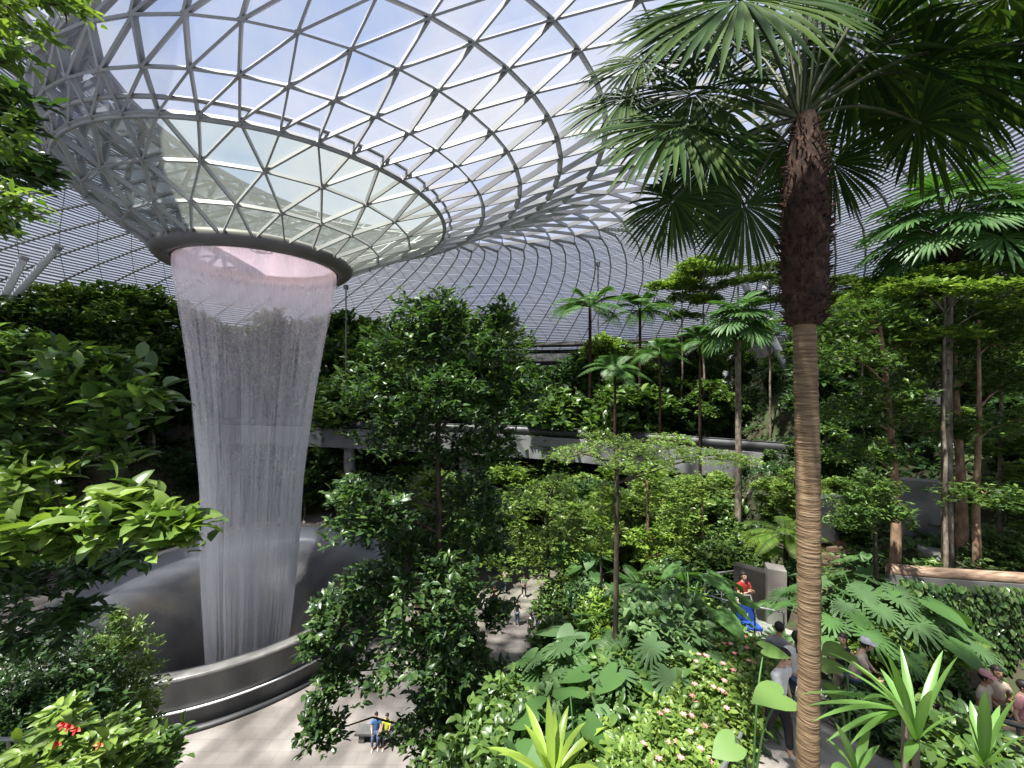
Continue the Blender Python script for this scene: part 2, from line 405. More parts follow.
b.build('drain_grating', M['steel_dark'], orr)
b = MB(); lathe(b, [(5.05, -.3), (5.15, .2), (5.1, .5)], seg=88)
b.build('weir_lip', noise_mat('weir_lip', [(.5, .36, .3), (.62, .5, .45)], 6, (1, 1, 5), .4, .1), orr)

def water_mat():
    m, nt, out = new_mat('falling_water')
    tc = N(nt, 'ShaderNodeTexCoord')
    def nz_(sc, stretch, det=3):
        mp = N(nt, 'ShaderNodeMapping'); mp.inputs['Scale'].default_value = stretch
        nt.links.new(tc.outputs['Object'], mp.inputs[0])
        n = N(nt, 'ShaderNodeTexNoise', Scale=sc, Detail=det); nt.links.new(mp.outputs[0], n.inputs['Vector'])
        return n.outputs['Fac']
    a = nz_(1.2, (1, 1, .03)); b_ = nz_(6, (1, 1, .05)); c_ = nz_(16, (1, 1, .12), 1)
    def math_(op, x, y):
        n = N(nt, 'ShaderNodeMath', operation=op)
        for k_, v in enumerate((x, y)):
            if isinstance(v, (int, float)): n.inputs[k_].default_value = v
            else: nt.links.new(v, n.inputs[k_])
        return n.outputs[0]
    s = math_('ADD', math_('MULTIPLY', a, 1.3), math_('ADD', math_('MULTIPLY', b_, .9), math_('MULTIPLY', c_, .9)))
    mr = N(nt, 'ShaderNodeMapRange'); mr.inputs['From Min'].default_value = 1.3; mr.inputs['From Max'].default_value = 2.15
    mr.inputs['To Min'].default_value = .03; mr.inputs['To Max'].default_value = .32
    sz = N(nt, 'ShaderNodeSeparateXYZ'); nt.links.new(tc.outputs['Object'], sz.inputs[0])
    az = N(nt, 'ShaderNodeMapRange'); nt.links.new(sz.outputs['Z'], az.inputs['Value'])   # the stream is more broken up and foamy lower down
    for k_, v in (('From Min', 22), ('From Max', 0), ('To Min', .2), ('To Max', .3)): az.inputs[k_].default_value = v
    at_ = N(nt, 'ShaderNodeMapRange'); nt.links.new(sz.outputs['Z'], at_.inputs['Value'])   # an unbroken glassy sheet just below the lip
    for k_, v in (('From Min', 20.5), ('From Max', 24.5), ('To Min', 0), ('To Max', .75)): at_.inputs[k_].default_value = v
    mxx = math_('MAXIMUM', az.outputs[0], at_.outputs[0]); nt.links.new(mxx, mr.inputs['To Max'])
    nt.links.new(math_('MULTIPLY', at_.outputs[0], .55), mr.inputs['To Min'])
    nt.links.new(s, mr.inputs['Value'])
    d = N(nt, 'ShaderNodeBsdfDiffuse'); d.inputs[0].default_value = (.92, .92, .95, 1)
    t2 = N(nt, 'ShaderNodeBsdfTranslucent'); t2.inputs[0].default_value = (.92, .92, .95, 1)
    ds = N(nt, 'ShaderNodeMixShader'); ds.inputs[0].default_value = .5
    nt.links.new(d.outputs[0], ds.inputs[1]); nt.links.new(t2.outputs[0], ds.inputs[2])
    tr = N(nt, 'ShaderNodeBsdfTransparent')
    mx = N(nt, 'ShaderNodeMixShader')
    nt.links.new(mr.outputs[0], mx.inputs[0]); nt.links.new(tr.outputs[0], mx.inputs[1]); nt.links.new(ds.outputs[0], mx.inputs[2])
    nt.links.new(mx.outputs[0], out.inputs[0])
    return m
WZ = np.array([24.75, 24.0, 22.1, 20, 15, 9, 3, -2, -5]); WR = np.array([5.05, 5.08, 4.85, 4.45, 3.75, 3.15, 2.95, 2.6, 2.4])
wr = lambda z: np.interp(z, WZ[::-1], WR[::-1])
wc = lambda z: np.stack([np.interp(z, [-5, 24.7], [-18.85, -18.4]), np.interp(z, [-5, 24.7], [28.6, 29.4])], -1)
wf = empty('waterfall', (0, 0, 0), label='tall white waterfall dropping from the ceiling ring into the round basin', cat='waterfall')
WM = water_mat()
wb = MB()
zz = np.linspace(24.75, -5, 60)
for sc_, sh in ((1.0, 0), (.955, .3)):
    th = np.arange(120) / 120 * 2 * np.pi + sh
    r_ = wr(zz) * sc_; c_ = wc(zz)
    V = np.stack([c_[:, 0][:, None] + r_[:, None] * np.cos(th), c_[:, 1][:, None] + r_[:, None] * np.sin(th), np.repeat(zz[:, None], 120, 1)], -1).reshape(-1, 3)
    i = np.arange(59)[:, None] * 120; j = np.arange(120)[None]; k = (j + 1) % 120
    wb.add(V, np.stack([i+j, i+k, i+120+k, i+120+j], -1).reshape(-1, 4))
wb.build('water_sheet', WM, wf)
def streak_mat():
    m, nt, out = new_mat('water_streak')
    d = N(nt, 'ShaderNodeBsdfDiffuse'); d.inputs[0].default_value = (.95, .95, .97, 1)
    t2 = N(nt, 'ShaderNodeBsdfTranslucent'); t2.inputs[0].default_value = (.95, .95, .97, 1)
    ds = N(nt, 'ShaderNodeMixShader'); ds.inputs[0].default_value = .5
    nt.links.new(d.outputs[0], ds.inputs[1]); nt.links.new(t2.outputs[0], ds.inputs[2])
    tr = N(nt, 'ShaderNodeBsdfTransparent'); mx = N(nt, 'ShaderNodeMixShader'); tc = N(nt, 'ShaderNodeTexCoord'); sz = N(nt, 'ShaderNodeSeparateXYZ'); nt.links.new(tc.outputs['Object'], sz.inputs[0])
    az = N(nt, 'ShaderNodeMapRange'); nt.links.new(sz.outputs['Z'], az.inputs['Value']); nt.links.new(az.outputs[0], mx.inputs[0])
    for k_, v in (('From Min', 24), ('From Max', 2), ('To Min', .02), ('To Max', .075)): az.inputs[k_].default_value = v
    nt.links.new(tr.outputs[0], mx.inputs[1]); nt.links.new(ds.outputs[0], mx.inputs[2]); nt.links.new(mx.outputs[0], out.inputs[0])
    return m
sb = MB()
for _ in range(2600):
    a = rng.uniform(0, 2 * np.pi); z0 = rng.uniform(0, 24); L = rng.uniform(4, 14); k_ = rng.uniform(.95, 1.0)
    z = np.linspace(min(z0 + L/2, 24.5), max(z0 - L/2, -4.5), 7)
    r_ = wr(z) * k_; c_ = wc(z)
    w_ = rng.uniform(.025, .07) * np.sin(np.linspace(.12, np.pi - .12, 7)) * (1.25 - .5 * z0 / 24)
    tube(sb, np.stack([c_[:, 0] + r_ * np.cos(a), c_[:, 1] + r_ * np.sin(a), z], -1), w_, 5, cap=False)
o = sb.build('water_streaks', streak_mat(), wf); o['kind'] = 'stuff'

# basin
bs = empty('fountain_basin', (BC[0], BC[1], 0), label='large round dark grey basin that catches the waterfall on the plaza', cat='basin')
b = MB(); lathe(b, [(BR, 0), (BR, 2.35), (BR + .06, 2.4)], seg=120)
b.build('outer_wall', noise_mat('basin_wall', [(.03, .032, .036), (.055, .058, .064), (.085, .09, .098)], 1.2, (1, 1, .4), .3, .05, 6, .5), bs)
b = MB(); lathe(b, [(BR + .06, 2.38), (BR + .06, 2.5), (BR, 2.53), (BR - .55, 2.48), (BR - .62, 2.4)], seg=120)
b.build('rim', noise_mat('basin_rim', [(.12, .118, .112), (.19, .185, .175)], 2, (1, 1, 1), .3, 0, 4, .5), bs)
def bowl_mat():
    m, nt, out = new_mat('wet_bowl')
    tc = N(nt, 'ShaderNodeTexCoord')
    n = N(nt, 'ShaderNodeTexNoise', Scale=.35, Detail=5); nt.links.new(tc.outputs['Object'], n.inputs['Vector'])
    c = ramp(nt, n.outputs['Fac'], [(.35, (.06, .06, .062)), (.55, (.1, .096, .09)), (.7, (.14, .12, .09))])
    sp = N(nt, 'ShaderNodeSeparateXYZ'); nt.links.new(tc.outputs['Object'], sp.inputs[0])   # the film of white water is thick near the rim and thins inward
    cb = N(nt, 'ShaderNodeCombineXYZ'); nt.links.new(sp.outputs['X'], cb.inputs['X']); nt.links.new(sp.outputs['Y'], cb.inputs['Y'])
    ln = N(nt, 'ShaderNodeVectorMath', operation='LENGTH'); nt.links.new(cb.outputs[0], ln.inputs[0])
    ad = N(nt, 'ShaderNodeMath', operation='MULTIPLY_ADD'); nt.links.new(n.outputs['Fac'], ad.inputs[0]); ad.inputs[1].default_value = 1.6; nt.links.new(ln.outputs['Value'], ad.inputs[2])
    fm_ = N(nt, 'ShaderNodeMapRange'); nt.links.new(ad.outputs[0], fm_.inputs['Value']); fm_.interpolation_type = 'SMOOTHSTEP'
    for k_, v in (('From Min', 7.6), ('From Max', 10.2), ('To Min', 0), ('To Max', .9)): fm_.inputs[k_].default_value = v
    fx = N(nt, 'ShaderNodeMix', data_type='RGBA'); nt.links.new(fm_.outputs[0], fx.inputs['Factor']); nt.links.new(c, fx.inputs['A']); fx.inputs['B'].default_value = (.3, .31, .335, 1)
    c = fx.outputs['Result']
    n2 = N(nt, 'ShaderNodeTexNoise', Scale=5, Detail=4); nt.links.new(tc.outputs['Object'], n2.inputs['Vector'])
    bp = N(nt, 'ShaderNodeBump', Strength=.25); bp.inputs['Distance'].default_value = .08; nt.links.new(n2.outputs['Fac'], bp.inputs['Height'])
    p = N(nt, 'ShaderNodeBsdfPrincipled', Roughness=.42); p.inputs['Specular IOR Level'].default_value = .6
    nt.links.new(c, p.inputs['Base Color']); nt.links.new(bp.outputs[0], p.inputs['Normal']); nt.links.new(p.outputs[0], out.inputs[0])
    return m
b = MB(); lathe(b, [(BR - .62, 2.5), (BR - .75, 1.6), (8.9, 1.3), (8.2, 1.1), (7.4, .75), (6.2, .0), (5, -1.2), (4, -3), (3.4, -5), (3.2, -7.5), (.1, -7.6)], seg=120)
b.build('bowl', bowl_mat(), bs)
b = MB(); lathe(b, [(BR + .03, .95), (BR + .09, .95), (BR + .09, 1.03), (BR + .03, 1.03)], seg=120, closed=True)
b.build('pale_rail', plain('pale_rail', (.85, .85, .85), .3), bs)  # thin pale rail around the wall, gives no light
b = MB(); lathe(b, [(BR, 0), (BR + .32, 0), (BR + .32, .14), (BR, .16)], seg=120)
b.build('plinth', M['dark_metal'], bs)
# bridge behind the waterfall
br = empty('footbridge', (0, 0, 0), label='grey concrete bridge curving behind the waterfall and the tall tree', cat='bridge')
bp_ = spline([(-60, 50, 11), (-40, 50, 11), (-23, 46.5, 11), (-8, 42.5, 11), (3, 38.8, 11), (12, 34.5, 10.9), (21, 30.5, 10.7), (30, 27, 10.5)], 60)
b = MB(); strip_slab(b, bp_ + np.array([0, 1.5, -.25]), 2.3, .9); b.build('deck', M['concrete'], br, smooth=False)
b = MB(); strip_slab(b, bp_ + np.array([0, -.95, 0]), .14, 2.1); b.build('parapet', noise_mat('bridge_face', [(.15, .15, .15), (.2, .2, .2)], .6, (1, 1, 1), .6, 0, 3), br, smooth=False)
b = MB(); tube(b, bp_ + np.array([0, -.95, .9]), .05, 6); strip_slab(b, bp_ + np.array([0, -.95, .85]), .02, .8); b.build('railing', M['dark_metal'], br)
for (x, y) in ((-18.6, 45.8), (-32, 49.4), (-5, 42.5), (11, 36)):
    b = MB(); zb = float(ground_z(np.array(x), np.array(y))) - .2
    tube(b, [(x, y, max(zb, 0)), (x, y, 10)], .62, 20); b.build('pier', M['concrete'], br)

# terraces at the far end, below the roof edge
t_ = MB()
def arc_wall(mb, R, a0, a1, z0, z1, th, n=24, c=(-2, 31.5), mi=0):
    a = np.radians(np.linspace(a0, a1, n))
    P = np.stack([c[0] + R * np.cos(a), c[1] + R * np.sin(a), np.full(n, z1)], -1)
    strip_slab(mb, P, th / 2, z1 - z0, mi)
arc_wall(t_, 46.5, -20, 200, -2, 22.6, .5, 60)
tag(t_.build('wall_back', M['concrete_dark'], smooth=False), kind='structure')
t_ = MB()
arc_wall(t_, 43.5, 40, 150, 23.0, 23.5, 5, 40); arc_wall(t_, 41, 52, 100, 20.0, 20.6, 4, 30); arc_wall(t_, 40.4, 60, 92, 20.6, 21.4, .2, 20)
arc_wall(t_, 38, 62, 105, 15.6, 16.2, 3.5, 30); arc_wall(t_, 36.8, 62, 105, 16.2, 17.2, .2, 30)
tag(t_.build('trim_1', M['concrete'], smooth=False), kind='structure')

# the slanted white columns that carry the roof
def column(p, q, r, lab):
    c = empty('roof_column', (q[0], q[1], q[2]), label=lab, cat='column')
    p = np.array(p) - np.array(q)
    b = MB(); tube(b, [(0, 0, 0), p * .5, p], r, 16); b.build('shaft', M['white_paint'], c)
    b = MB(); tube(b, [p * .99, p * 1.01], r * 1.12, 16); b.build('head_plate', M['steel'], c)
def col_px(x0, y0, x1, y1, Y, r, lab):
    p = at(x0, y0, Y); q0 = at(x1, y1, Y); d = q0 - p
    k = (p[2] - 12.0) / -d[2]
    column(p, p + d * k, r, lab)
col_px(716, 226, 748, 290, 46, .42, 'slanted white roof column left of the big palm trunk, leaning left')
col_px(789, 236, 766, 286, 47, .36, 'white roof column just behind the big palm trunk, leaning right')
col_px(58, 247, 14, 297, 36, .28, 'long slanted white roof column at the far left, the right-hand one of two')
col_px(24, 258, 4, 297, 36, .28, 'short slanted white roof column at the far left edge')
# ------------------------------------------------------------------ leaf templates (length 1 along +x, face up +z)
def _ribbon(sec, mi=0):
    """sec: (x, halfwidth, z) sections -> folded leaf with a midrib"""
    V = []; Fc = []
    for x, w, z in sec: V += [(x, w, z + w * .35), (x, 0, z), (x, -w, z + w * .35)]
    for i in range(len(sec) - 1):
        a = 3 * i
        Fc += [(a, a+1, a+4), (a, a+4, a+3), (a+1, a+2, a+5), (a+1, a+5, a+4)]
    return np.array(V, float), np.array(Fc)
T_SMALL = (np.array([(0, 0, 0), (.45, .2, .05), (.5, 0, -.02), (.45, -.2, .05), (1, 0, -.08)]), np.array([(0, 2, 1), (0, 3, 2), (1, 2, 4), (2, 3, 4)]))
T_LANCE = _ribbon([(0, .01, 0), (.25, .13, .02), (.55, .15, .0), (.8, .085, -.05), (1, .003, -.13)])
T_OVAL = _ribbon([(0, .02, 0), (.2, .2, .02), (.5, .27, .0), (.8, .17, -.06), (1, .003, -.15)])
T_PINNA = _ribbon([(0, .03, 0), (.4, .075, .0), (1, .003, -.1)])
T_LITTLE = (np.array([(0, 0, 0), (.5, .24, .03), (1, 0, -.05), (.5, -.24, .03)]), np.array([(0, 2, 1), (0, 3, 2)]))
def _fan(outline, zc=.0, cx=.3, droop=.25):
    o = np.array(outline, float); n = len(o)
    z = -droop * (o[:, 0] - cx)**2 - .25 * o[:, 1]**2 + .1 * np.abs(o[:, 1])
    V = np.vstack([np.c_[o, z], [(cx, 0, zc)]])
    j = np.arange(n); k = (j + 1) % n
    return V, np.stack([j, k, np.full(n, n)], -1)
T_HEART = _fan([(0, 0), (-.12, .12), (-.2, .27), (-.1, .4), (.1, .46), (.35, .43), (.6, .32), (.82, .16), (1, 0), (.82, -.16), (.6, -.32), (.35, -.43), (.1, -.46), (-.1, -.4), (-.2, -.27), (-.12, -.12)])
def _monstera():
    o = [(0, 0), (-.15, .15)]
    for k_, a in enumerate(np.linspace(2.3, .35, 7)):
        r = .62 if a > 1.2 else .62 + .25 * (1.2 - a)
        o += [(.25 + r * .95 * math.cos(a + .1), r * .9 * math.sin(a + .1)), (.25 + r * math.cos(a - .04), r * .95 * math.sin(a - .04)), (.25 + r * .45 * math.cos(a - .13), r * .5 * math.sin(a - .13))]
    half = o[:]
    return _fan(half + [(1, 0)] + [(x, -y) for x, y in half[::-1][:-1]], droop=.35)
T_MONST = _monstera()

def scatter(mb, tmpl, pos, xdir, up, size, wid=None, mi=0):
    V, Fc = tmpl
    pos = np.asarray(pos, float).reshape(-1, 3); n = len(pos)
    x = nrm(xdir); y = nrm(np.cross(np.broadcast_to(up, x.shape), x) + 1e-6); z = np.cross(x, y)
    size = np.broadcast_to(np.asarray(size, float), (n,)); wid = size if wid is None else size * wid
    W = pos[:, None] + (V[None, :, 0:1] * x[:, None] + V[None, :, 2:3] * z[:, None]) * size[:, None, None] + V[None, :, 1:2] * y[:, None] * np.broadcast_to(wid, (n,))[:, None, None]
    mb.add(W.reshape(-1, 3), (Fc[None] + len(V) * np.arange(n)[:, None, None]).reshape(-1, Fc.shape[1]), mi)

def rand_dirs(n, zmin=-1.0, r=None):
    r = r or rng
    z = r.uniform(zmin, 1, n); a = r.uniform(0, 2 * np.pi, n); s = np.sqrt(np.maximum(0, 1 - z * z))
    return np.stack([s * np.cos(a), s * np.sin(a), z], -1)

def clump(mb, c, rad, n, leaf, tmpl=T_SMALL, k=7, zmin=-.55, fill=.5, flat=False, mi=0, var=.3, droop=.0, wid=None):
    """leafy mass: n twig ends in an ellipsoid, each with a rosette of k leaves"""
    c = np.asarray(c, float); rad = np.broadcast_to(np.asarray(rad, float), (3,))
    d = rand_dirs(n, zmin); rr = fill + (1 - fill) * rng.random(n)**.6
    lump = 1 + .16 * np.sin(d[:, 0] * 5 + c[0]) + .14 * np.cos(d[:, 1] * 6 + d[:, 2] * 4 + c[2])
    tw = c + d * rad * (rr * lump)[:, None]
    axis = nrm(d * (1, 1, .6) + np.array([0, 0, .25 - droop]) + rng.normal(0, .35, (n, 3)))
    tw = np.repeat(tw, k, 0); ax = np.repeat(axis, k, 0)
    m = n * k
    s = leaf * (1 + var * rng.normal(0, 1, m).clip(-1.8, 1.8))
    ld = nrm(ax * .55 + rand_dirs(m, -.6 if not flat else -.15) * (1, 1, .6))
    if flat: ld[:, 2] *= .35
    ld[:, 2] -= droop * .6
    pos = tw - ax * (rng.random(m) * leaf * 1.6)[:, None] + rng.normal(0, .18 * leaf, (m, 3))
    up = nrm(np.array([0, 0, 1.0]) + rng.normal(0, .35, (m, 3)))
    scatter(mb, tmpl, pos, ld, up, s, wid, mi)

def limb(mb, a, b, r0, r1, sag=.08, seg=6, n=6, mi=0):
    a = np.asarray(a, float); b = np.asarray(b, float); t = np.linspace(0, 1, n)[:, None]
    L = np.linalg.norm(b - a)
    p = a + (b - a) * t + np.array([0, 0, 1.0]) * sag * L * np.sin(np.pi * t) + np.vstack([[0, 0, 0], rng.normal(0, .02 * L, (n - 2, 3)), [0, 0, 0]])
    tube(mb, p, np.linspace(r0, r1, n), seg, mi)

# ------------------------------------------------------------------ a kind = list of (part name, mesh); things share those meshes
def inst(name, parts, loc, label, cat, group=None, rz=0.0, s=1.0):
    r = empty(name, loc, rz, label, cat, group, s=s)
    for pn, me in parts:
        link(pn, me, r)
    return r

def tree_kind(h, crown, leaf, n, mats, tmpl=T_SMALL, r0=.12, k=7, lean=.0, flat=False, branches=True, droop=0., wid=None):
    """crown: list of (x, y, z, rx, rz) clumps relative to the foot"""
    f = MB(); t = MB()
    path = np.array([(0, 0, -.4), (lean * .2, 0, h * .35), (lean * .6, .05, h * .7), (lean, 0, h * .97)])
    path = spline(path, 14); path[1:-1, :2] += rng.normal(0, .02, (12, 2))
    tube(t, path, np.linspace(r0, r0 * .3, 14), 8)
    tot = sum(c[3]**2 for c in crown)
    for x, y, z, rx, rz in crown:
        nn = max(8, int(n * rx * rx / tot))
        clump(f, (x, y, z), (rx, rx, rz), nn, leaf, tmpl, k, flat=flat, droop=droop, wid=wid)
        if branches:
            zt = min(max(z - rx * .9, h * .2), h * .95); i = np.argmin(abs(path[:, 2] - zt))
            limb(t, path[i], (x, y, z), r0 * .4, r0 * .1)
    return [('trunk', t.mesh('trunk', mats[1])), ('foliage', f.mesh('foliage', mats[0]))]

def round_crown(h, w, n, zlo=.45):
    """n clumps making a crown of width w on a tree h high"""
    out = [(0, 0, h * .92, w * .27, h * .1)]
    for q in range(n):
        a = q * 2.4; zz = zlo + (.88 - zlo) * (q + .5) / n; r = w * .3 * math.sin(math.pi * min(1, (1.08 - zz) / (1.1 - zlo) + .12))
        out.append((r * math.cos(a), r * math.sin(a), h * zz, w * .25, h * .09 + w * .05))
    return out

# fan palm -----------------------------------------------------------------
def fan_blade(hub, d, nrm_up, L, nseg=42, spread=2.55, droop=.35, fold=.0, mi=0, mb=None, split=.66):
    """palmate blade: pleated, joined near the hub, tips free and drooping"""
    hub = np.asarray(hub, float); d = nrm(d); z = nrm(np.asarray(nrm_up, float) - d * np.dot(nrm_up, d)); y = np.cross(z, d)
    th = np.linspace(-spread, spread, nseg)
    for k_, a in enumerate(th):
        dirv = d * math.cos(a) + y * math.sin(a) + z * (fold * abs(math.sin(a)) + .05 * rng.normal())
        dirv = nrm(dirv); side = nrm(np.cross(z, dirv))
        l = L * (.72 + .28 * math.cos(a * .5)) * rng.uniform(.92, 1.05)
        w = spread / nseg * l * split * 1.08
        u = np.array([.05, .3, split, .8, .92, 1.0]); ww = np.array([.12, .52, 1.0, .74, .4, .02]) * w
        c = hub + dirv * (u * l)[:, None] - z * (.0 * u)[:, None]
        c[:, 2] -= droop * l * np.maximum(0, u - .15)**2 * rng.uniform(.8, 1.25)
        Lf = c + side * ww[:, None] + z * (ww * .45)[:, None]; Rt = c - side * ww[:, None] + z * (ww * .45)[:, None]
        V = np.stack([Lf, c, Rt], 1).reshape(-1, 3)
        a0 = np.arange(5)[:, None] * 3
        Q = np.concatenate([np.stack([a0 + 0, a0 + 1, a0 + 4, a0 + 3], -1), np.stack([a0 + 1, a0 + 2, a0 + 5, a0 + 4], -1)]).reshape(-1, 4)
        mb.add(V, Q, mi)

def palm_fronds(root, heart, specs, L, mat, pet_r=.022, nseg=42, droop=.35):
    for hub, d, up, l in specs:
        b = MB(); fan_blade(hub, d, up, l * L, nseg, droop=droop, mb=b)
        fr = b.build('frond', mat, root)
        p = MB(); h_ = np.asarray(hub, float); m_ = (np.asarray(heart) + h_) / 2 + np.array([0, 0, .12 * np.linalg.norm(h_ - heart)])
        pts = spline([heart, m_, h_, h_ + nrm(d) * l * L * .12], 10)
        tube(p, pts, np.linspace(pet_r * 1.5, pet_r * .6, 10), 6)
        p.build('petiole', M['petiole'], fr)

def small_palm_kind(h, R, nf, L, mat, r0=.14, nseg=26, seed=1):
    """complete fan palm with its foot at the origin"""
    r_ = np.random.default_rng(seed)
    t = MB(); tube(t, [(0, 0, -.4), (.03, 0, h * .5), (0, .02, h)], [r0, r0 * .85, r0 * .8], 10)
    sh = MB(); tube(sh, [(0, 0, h - .9), (0, 0, h - .4), (0, 0, h + .15)], [r0 * 1.1, r0 * 1.5, r0 * .9], 10)
    for q in range(60):
        a = r_.uniform(0, 6.28); z = h - r_.uniform(0, 1)
        tube(sh, [(r0 * math.cos(a), r0 * math.sin(a), z), (r0 * 1.9 * math.cos(a), r0 * 1.9 * math.sin(a), z + .22)], [.025, .004], 4)
    parts = [('trunk', t.mesh('trunk', M['bark_grey'])), ('crownshaft', sh.mesh('crownshaft', M['fibre']))]
    for q in range(nf):
        a = q * 2.39996; el = math.radians(78 - 105 * (q / (nf - 1))**.9)
        d = np.array([math.cos(a) * math.cos(el), math.sin(a) * math.cos(el), math.sin(el)])
        hub = np.array([0, 0, h + .05]) + d * R * r_.uniform(.8, 1.1) + np.array([0, 0, -.1 * R])
        dd = nrm(d + np.array([0, 0, -.8])); up = nrm(np.array([0, 0, .8]) + d * .8)
        b = MB(); fan_blade(hub, dd, up, L * r_.uniform(.85, 1.1), nseg, droop=.22, mb=b)
        m_ = np.array([0, 0, h]) + d * R * .5 + np.array([0, 0, .1])
        tube(b, spline([(0, 0, h - .1), m_, hub], 7), np.linspace(.03, .014, 7), 5, 1)
        parts.append(('frond', b.mesh('frond', [mat, M['petiole']])))
    return parts

# feather frond (fern, cycad, areca)
def feather(mb, base, d, L, n, pin, arch=.5, mi=0, stem=1, wid=1.0, tm=T_PINNA):
    d = nrm(d); t = np.linspace(0, 1, 14)[:, None]
    p = np.asarray(base) + d * L * t; p = p + np.array([0, 0, -1.0]) * (arch * L * t**2.2)
    tube(mb, p, np.linspace(.012, .003, 14) * max(L, .6), 4, stem, cap=False)
    u = np.linspace(.16, .99, n); x = np.interp(u, t[:, 0], np.arange(14)); i = np.minimum(x.astype(int), 12); f_ = (x - i)[:, None]
    q = p[i] * (1 - f_) + p[i+1] * f_; tg = nrm(p[i+1] - p[i])
    side = nrm(np.cross(tg, (0, 0, 1.0)) + 1e-5); up = np.cross(side, tg)
    l = pin * np.sin(np.pi * (u * .82 + .13))
    for s in (1, -1):
        scatter(mb, tm, q, side * s + tg * .55 - up * .15, up, l, wid, mi)

def fern_kind(n, L, mat, pin=.28, h=0.0, arch=.5, npin=22, wid=1.0, elev=(25, 70)):
    parts = []
    if h:
        t = MB(); tube(t, [(0, 0, -.3), (0, 0, h)], [.09, .07], 8); parts.append(('trunk', t.mesh('trunk', M['fibre'])))
    for q in range(n):
        a = q * 2.39996; e = math.radians(rng.uniform(*elev)); b = MB()
        feather(b, (0, 0, h), (math.cos(a) * math.cos(e), math.sin(a) * math.cos(e), math.sin(e)), L * rng.uniform(.8, 1.1), npin, pin, arch, wid=wid)
        parts.append(('frond', b.mesh('frond', [mat, M['stalk_green']])))
    return parts

def bigleaf_kind(n, leaf, h, mat, tmpl=T_HEART, spread=.9):
    """elephant ear / monstera: each leaf on its own stalk"""
    parts = []
    for q in range(n):
        a = q * 2.39996 + rng.uniform(-.3, .3); r = spread * math.sqrt((q + .6) / n) * rng.uniform(.8, 1.1); z = h * (1 - .55 * (q / n)) * rng.uniform(.85, 1.1)
        o = np.array([math.cos(a), math.sin(a), 0]); tip = o * r + np.array([0, 0, z])
        b = MB(); tube(b, spline([(0, 0, 0), o * r * .4 + np.array([0, 0, z * .75]), tip], 6), np.linspace(.018, .009, 6), 5, 1)
        d = nrm(o + np.array([0, 0, -.55 + rng.uniform(-.2, .25)]))
        scatter(b, tmpl, [tip], [d], nrm(np.array([0, 0, 1.0]) + o * .5 + rng.normal(0, .15, 3)), leaf * rng.uniform(.7, 1.1))
        parts.append(('leaf', b.mesh('leaf', [mat, M['stalk_green']])))
    return parts

def strap_leaf(b, base, d, L, w, droop, mi=0):
    d = nrm(d); u = np.linspace(0, 1, 9); side = nrm(np.cross(d, (0, 0, 1.0)) + 1e-5)
    c = np.asarray(base) + d * (u * L)[:, None]; c[:, 2] -= droop * L * u**2.3
    ww = w * np.interp(u, [0, .15, .45, .8, 1], [.35, .7, 1, .55, .01])
    tg = nrm(np.gradient(c, axis=0)); up = np.cross(side, tg)
    V = np.stack([c + side * ww[:, None] + up * ww[:, None] * .35, c, c - side * ww[:, None] + up * ww[:, None] * .35], 1).reshape(-1, 3)
    a0 = np.arange(8)[:, None] * 3
    b.add(V, np.concatenate([np.stack([a0, a0 + 1, a0 + 4, a0 + 3], -1), np.stack([a0 + 1, a0 + 2, a0 + 5, a0 + 4], -1)]).reshape(-1, 4), mi)

def strap_kind(n, L, w, mat, h=.0, droop=.25, elev=(20, 75)):
    parts = []
    st = MB(); tube(st, [(0, 0, -.3), (0, 0, h + .06)], [.035, .03], 7); parts.append(('stem', st.mesh('stem', M['bark_grey'])))
    for q in range(n):
        a = q * 2.39996; e = math.radians(np.interp(q, [0, n - 1], [elev[1], elev[0]])); b = MB()
        strap_leaf(b, (0, 0, h), (math.cos(a) * math.cos(e), math.sin(a) * math.cos(e), math.sin(e)), L * rng.uniform(.75, 1.1), w, droop)
        parts.append(('leaf', b.mesh('leaf', mat)))
    return parts

def bush_kind(w, h, n, leaf, mat, tmpl=T_SMALL, k=7, nst=5, flower=None, droop=0.):
    f = MB(); s = MB()
    for q in range(4):
        a = q * 1.7; clump(f, (w * .25 * math.cos(a), w * .25 * math.sin(a), h * (.45 + .12 * (q % 2))), (w * .33, w * .33, h * .45), n // 4, leaf, tmpl, k, zmin=-.8, fill=.35, droop=droop)
    for q in range(nst):
        a = q * 2.4; limb(s, (0, 0, -.2), (w * .3 * math.cos(a), w * .3 * math.sin(a), h * .7), .022, .008)
    parts = [('stem', s.mesh('stem', M['bark_grey'])), ('foliage', f.mesh('foliage', mat))]
    if flower:
        for q in range(14):
            b = MB(); a = rng.uniform(0, 6.28); r = w * .5 * math.sqrt(rng.random()); p = np.array([r * math.cos(a), r * math.sin(a), h * (1.0 - .5 * (r / w * 2)**2) + .02])
            scatter(b, T_OVAL, np.repeat(p[None], 6, 0), np.stack([np.cos(np.arange(6)), np.sin(np.arange(6)), np.full(6, .5)], -1), (0, 0, 1.0), .042)
            parts.append(('flower', b.mesh('flower', flower)))
    return parts
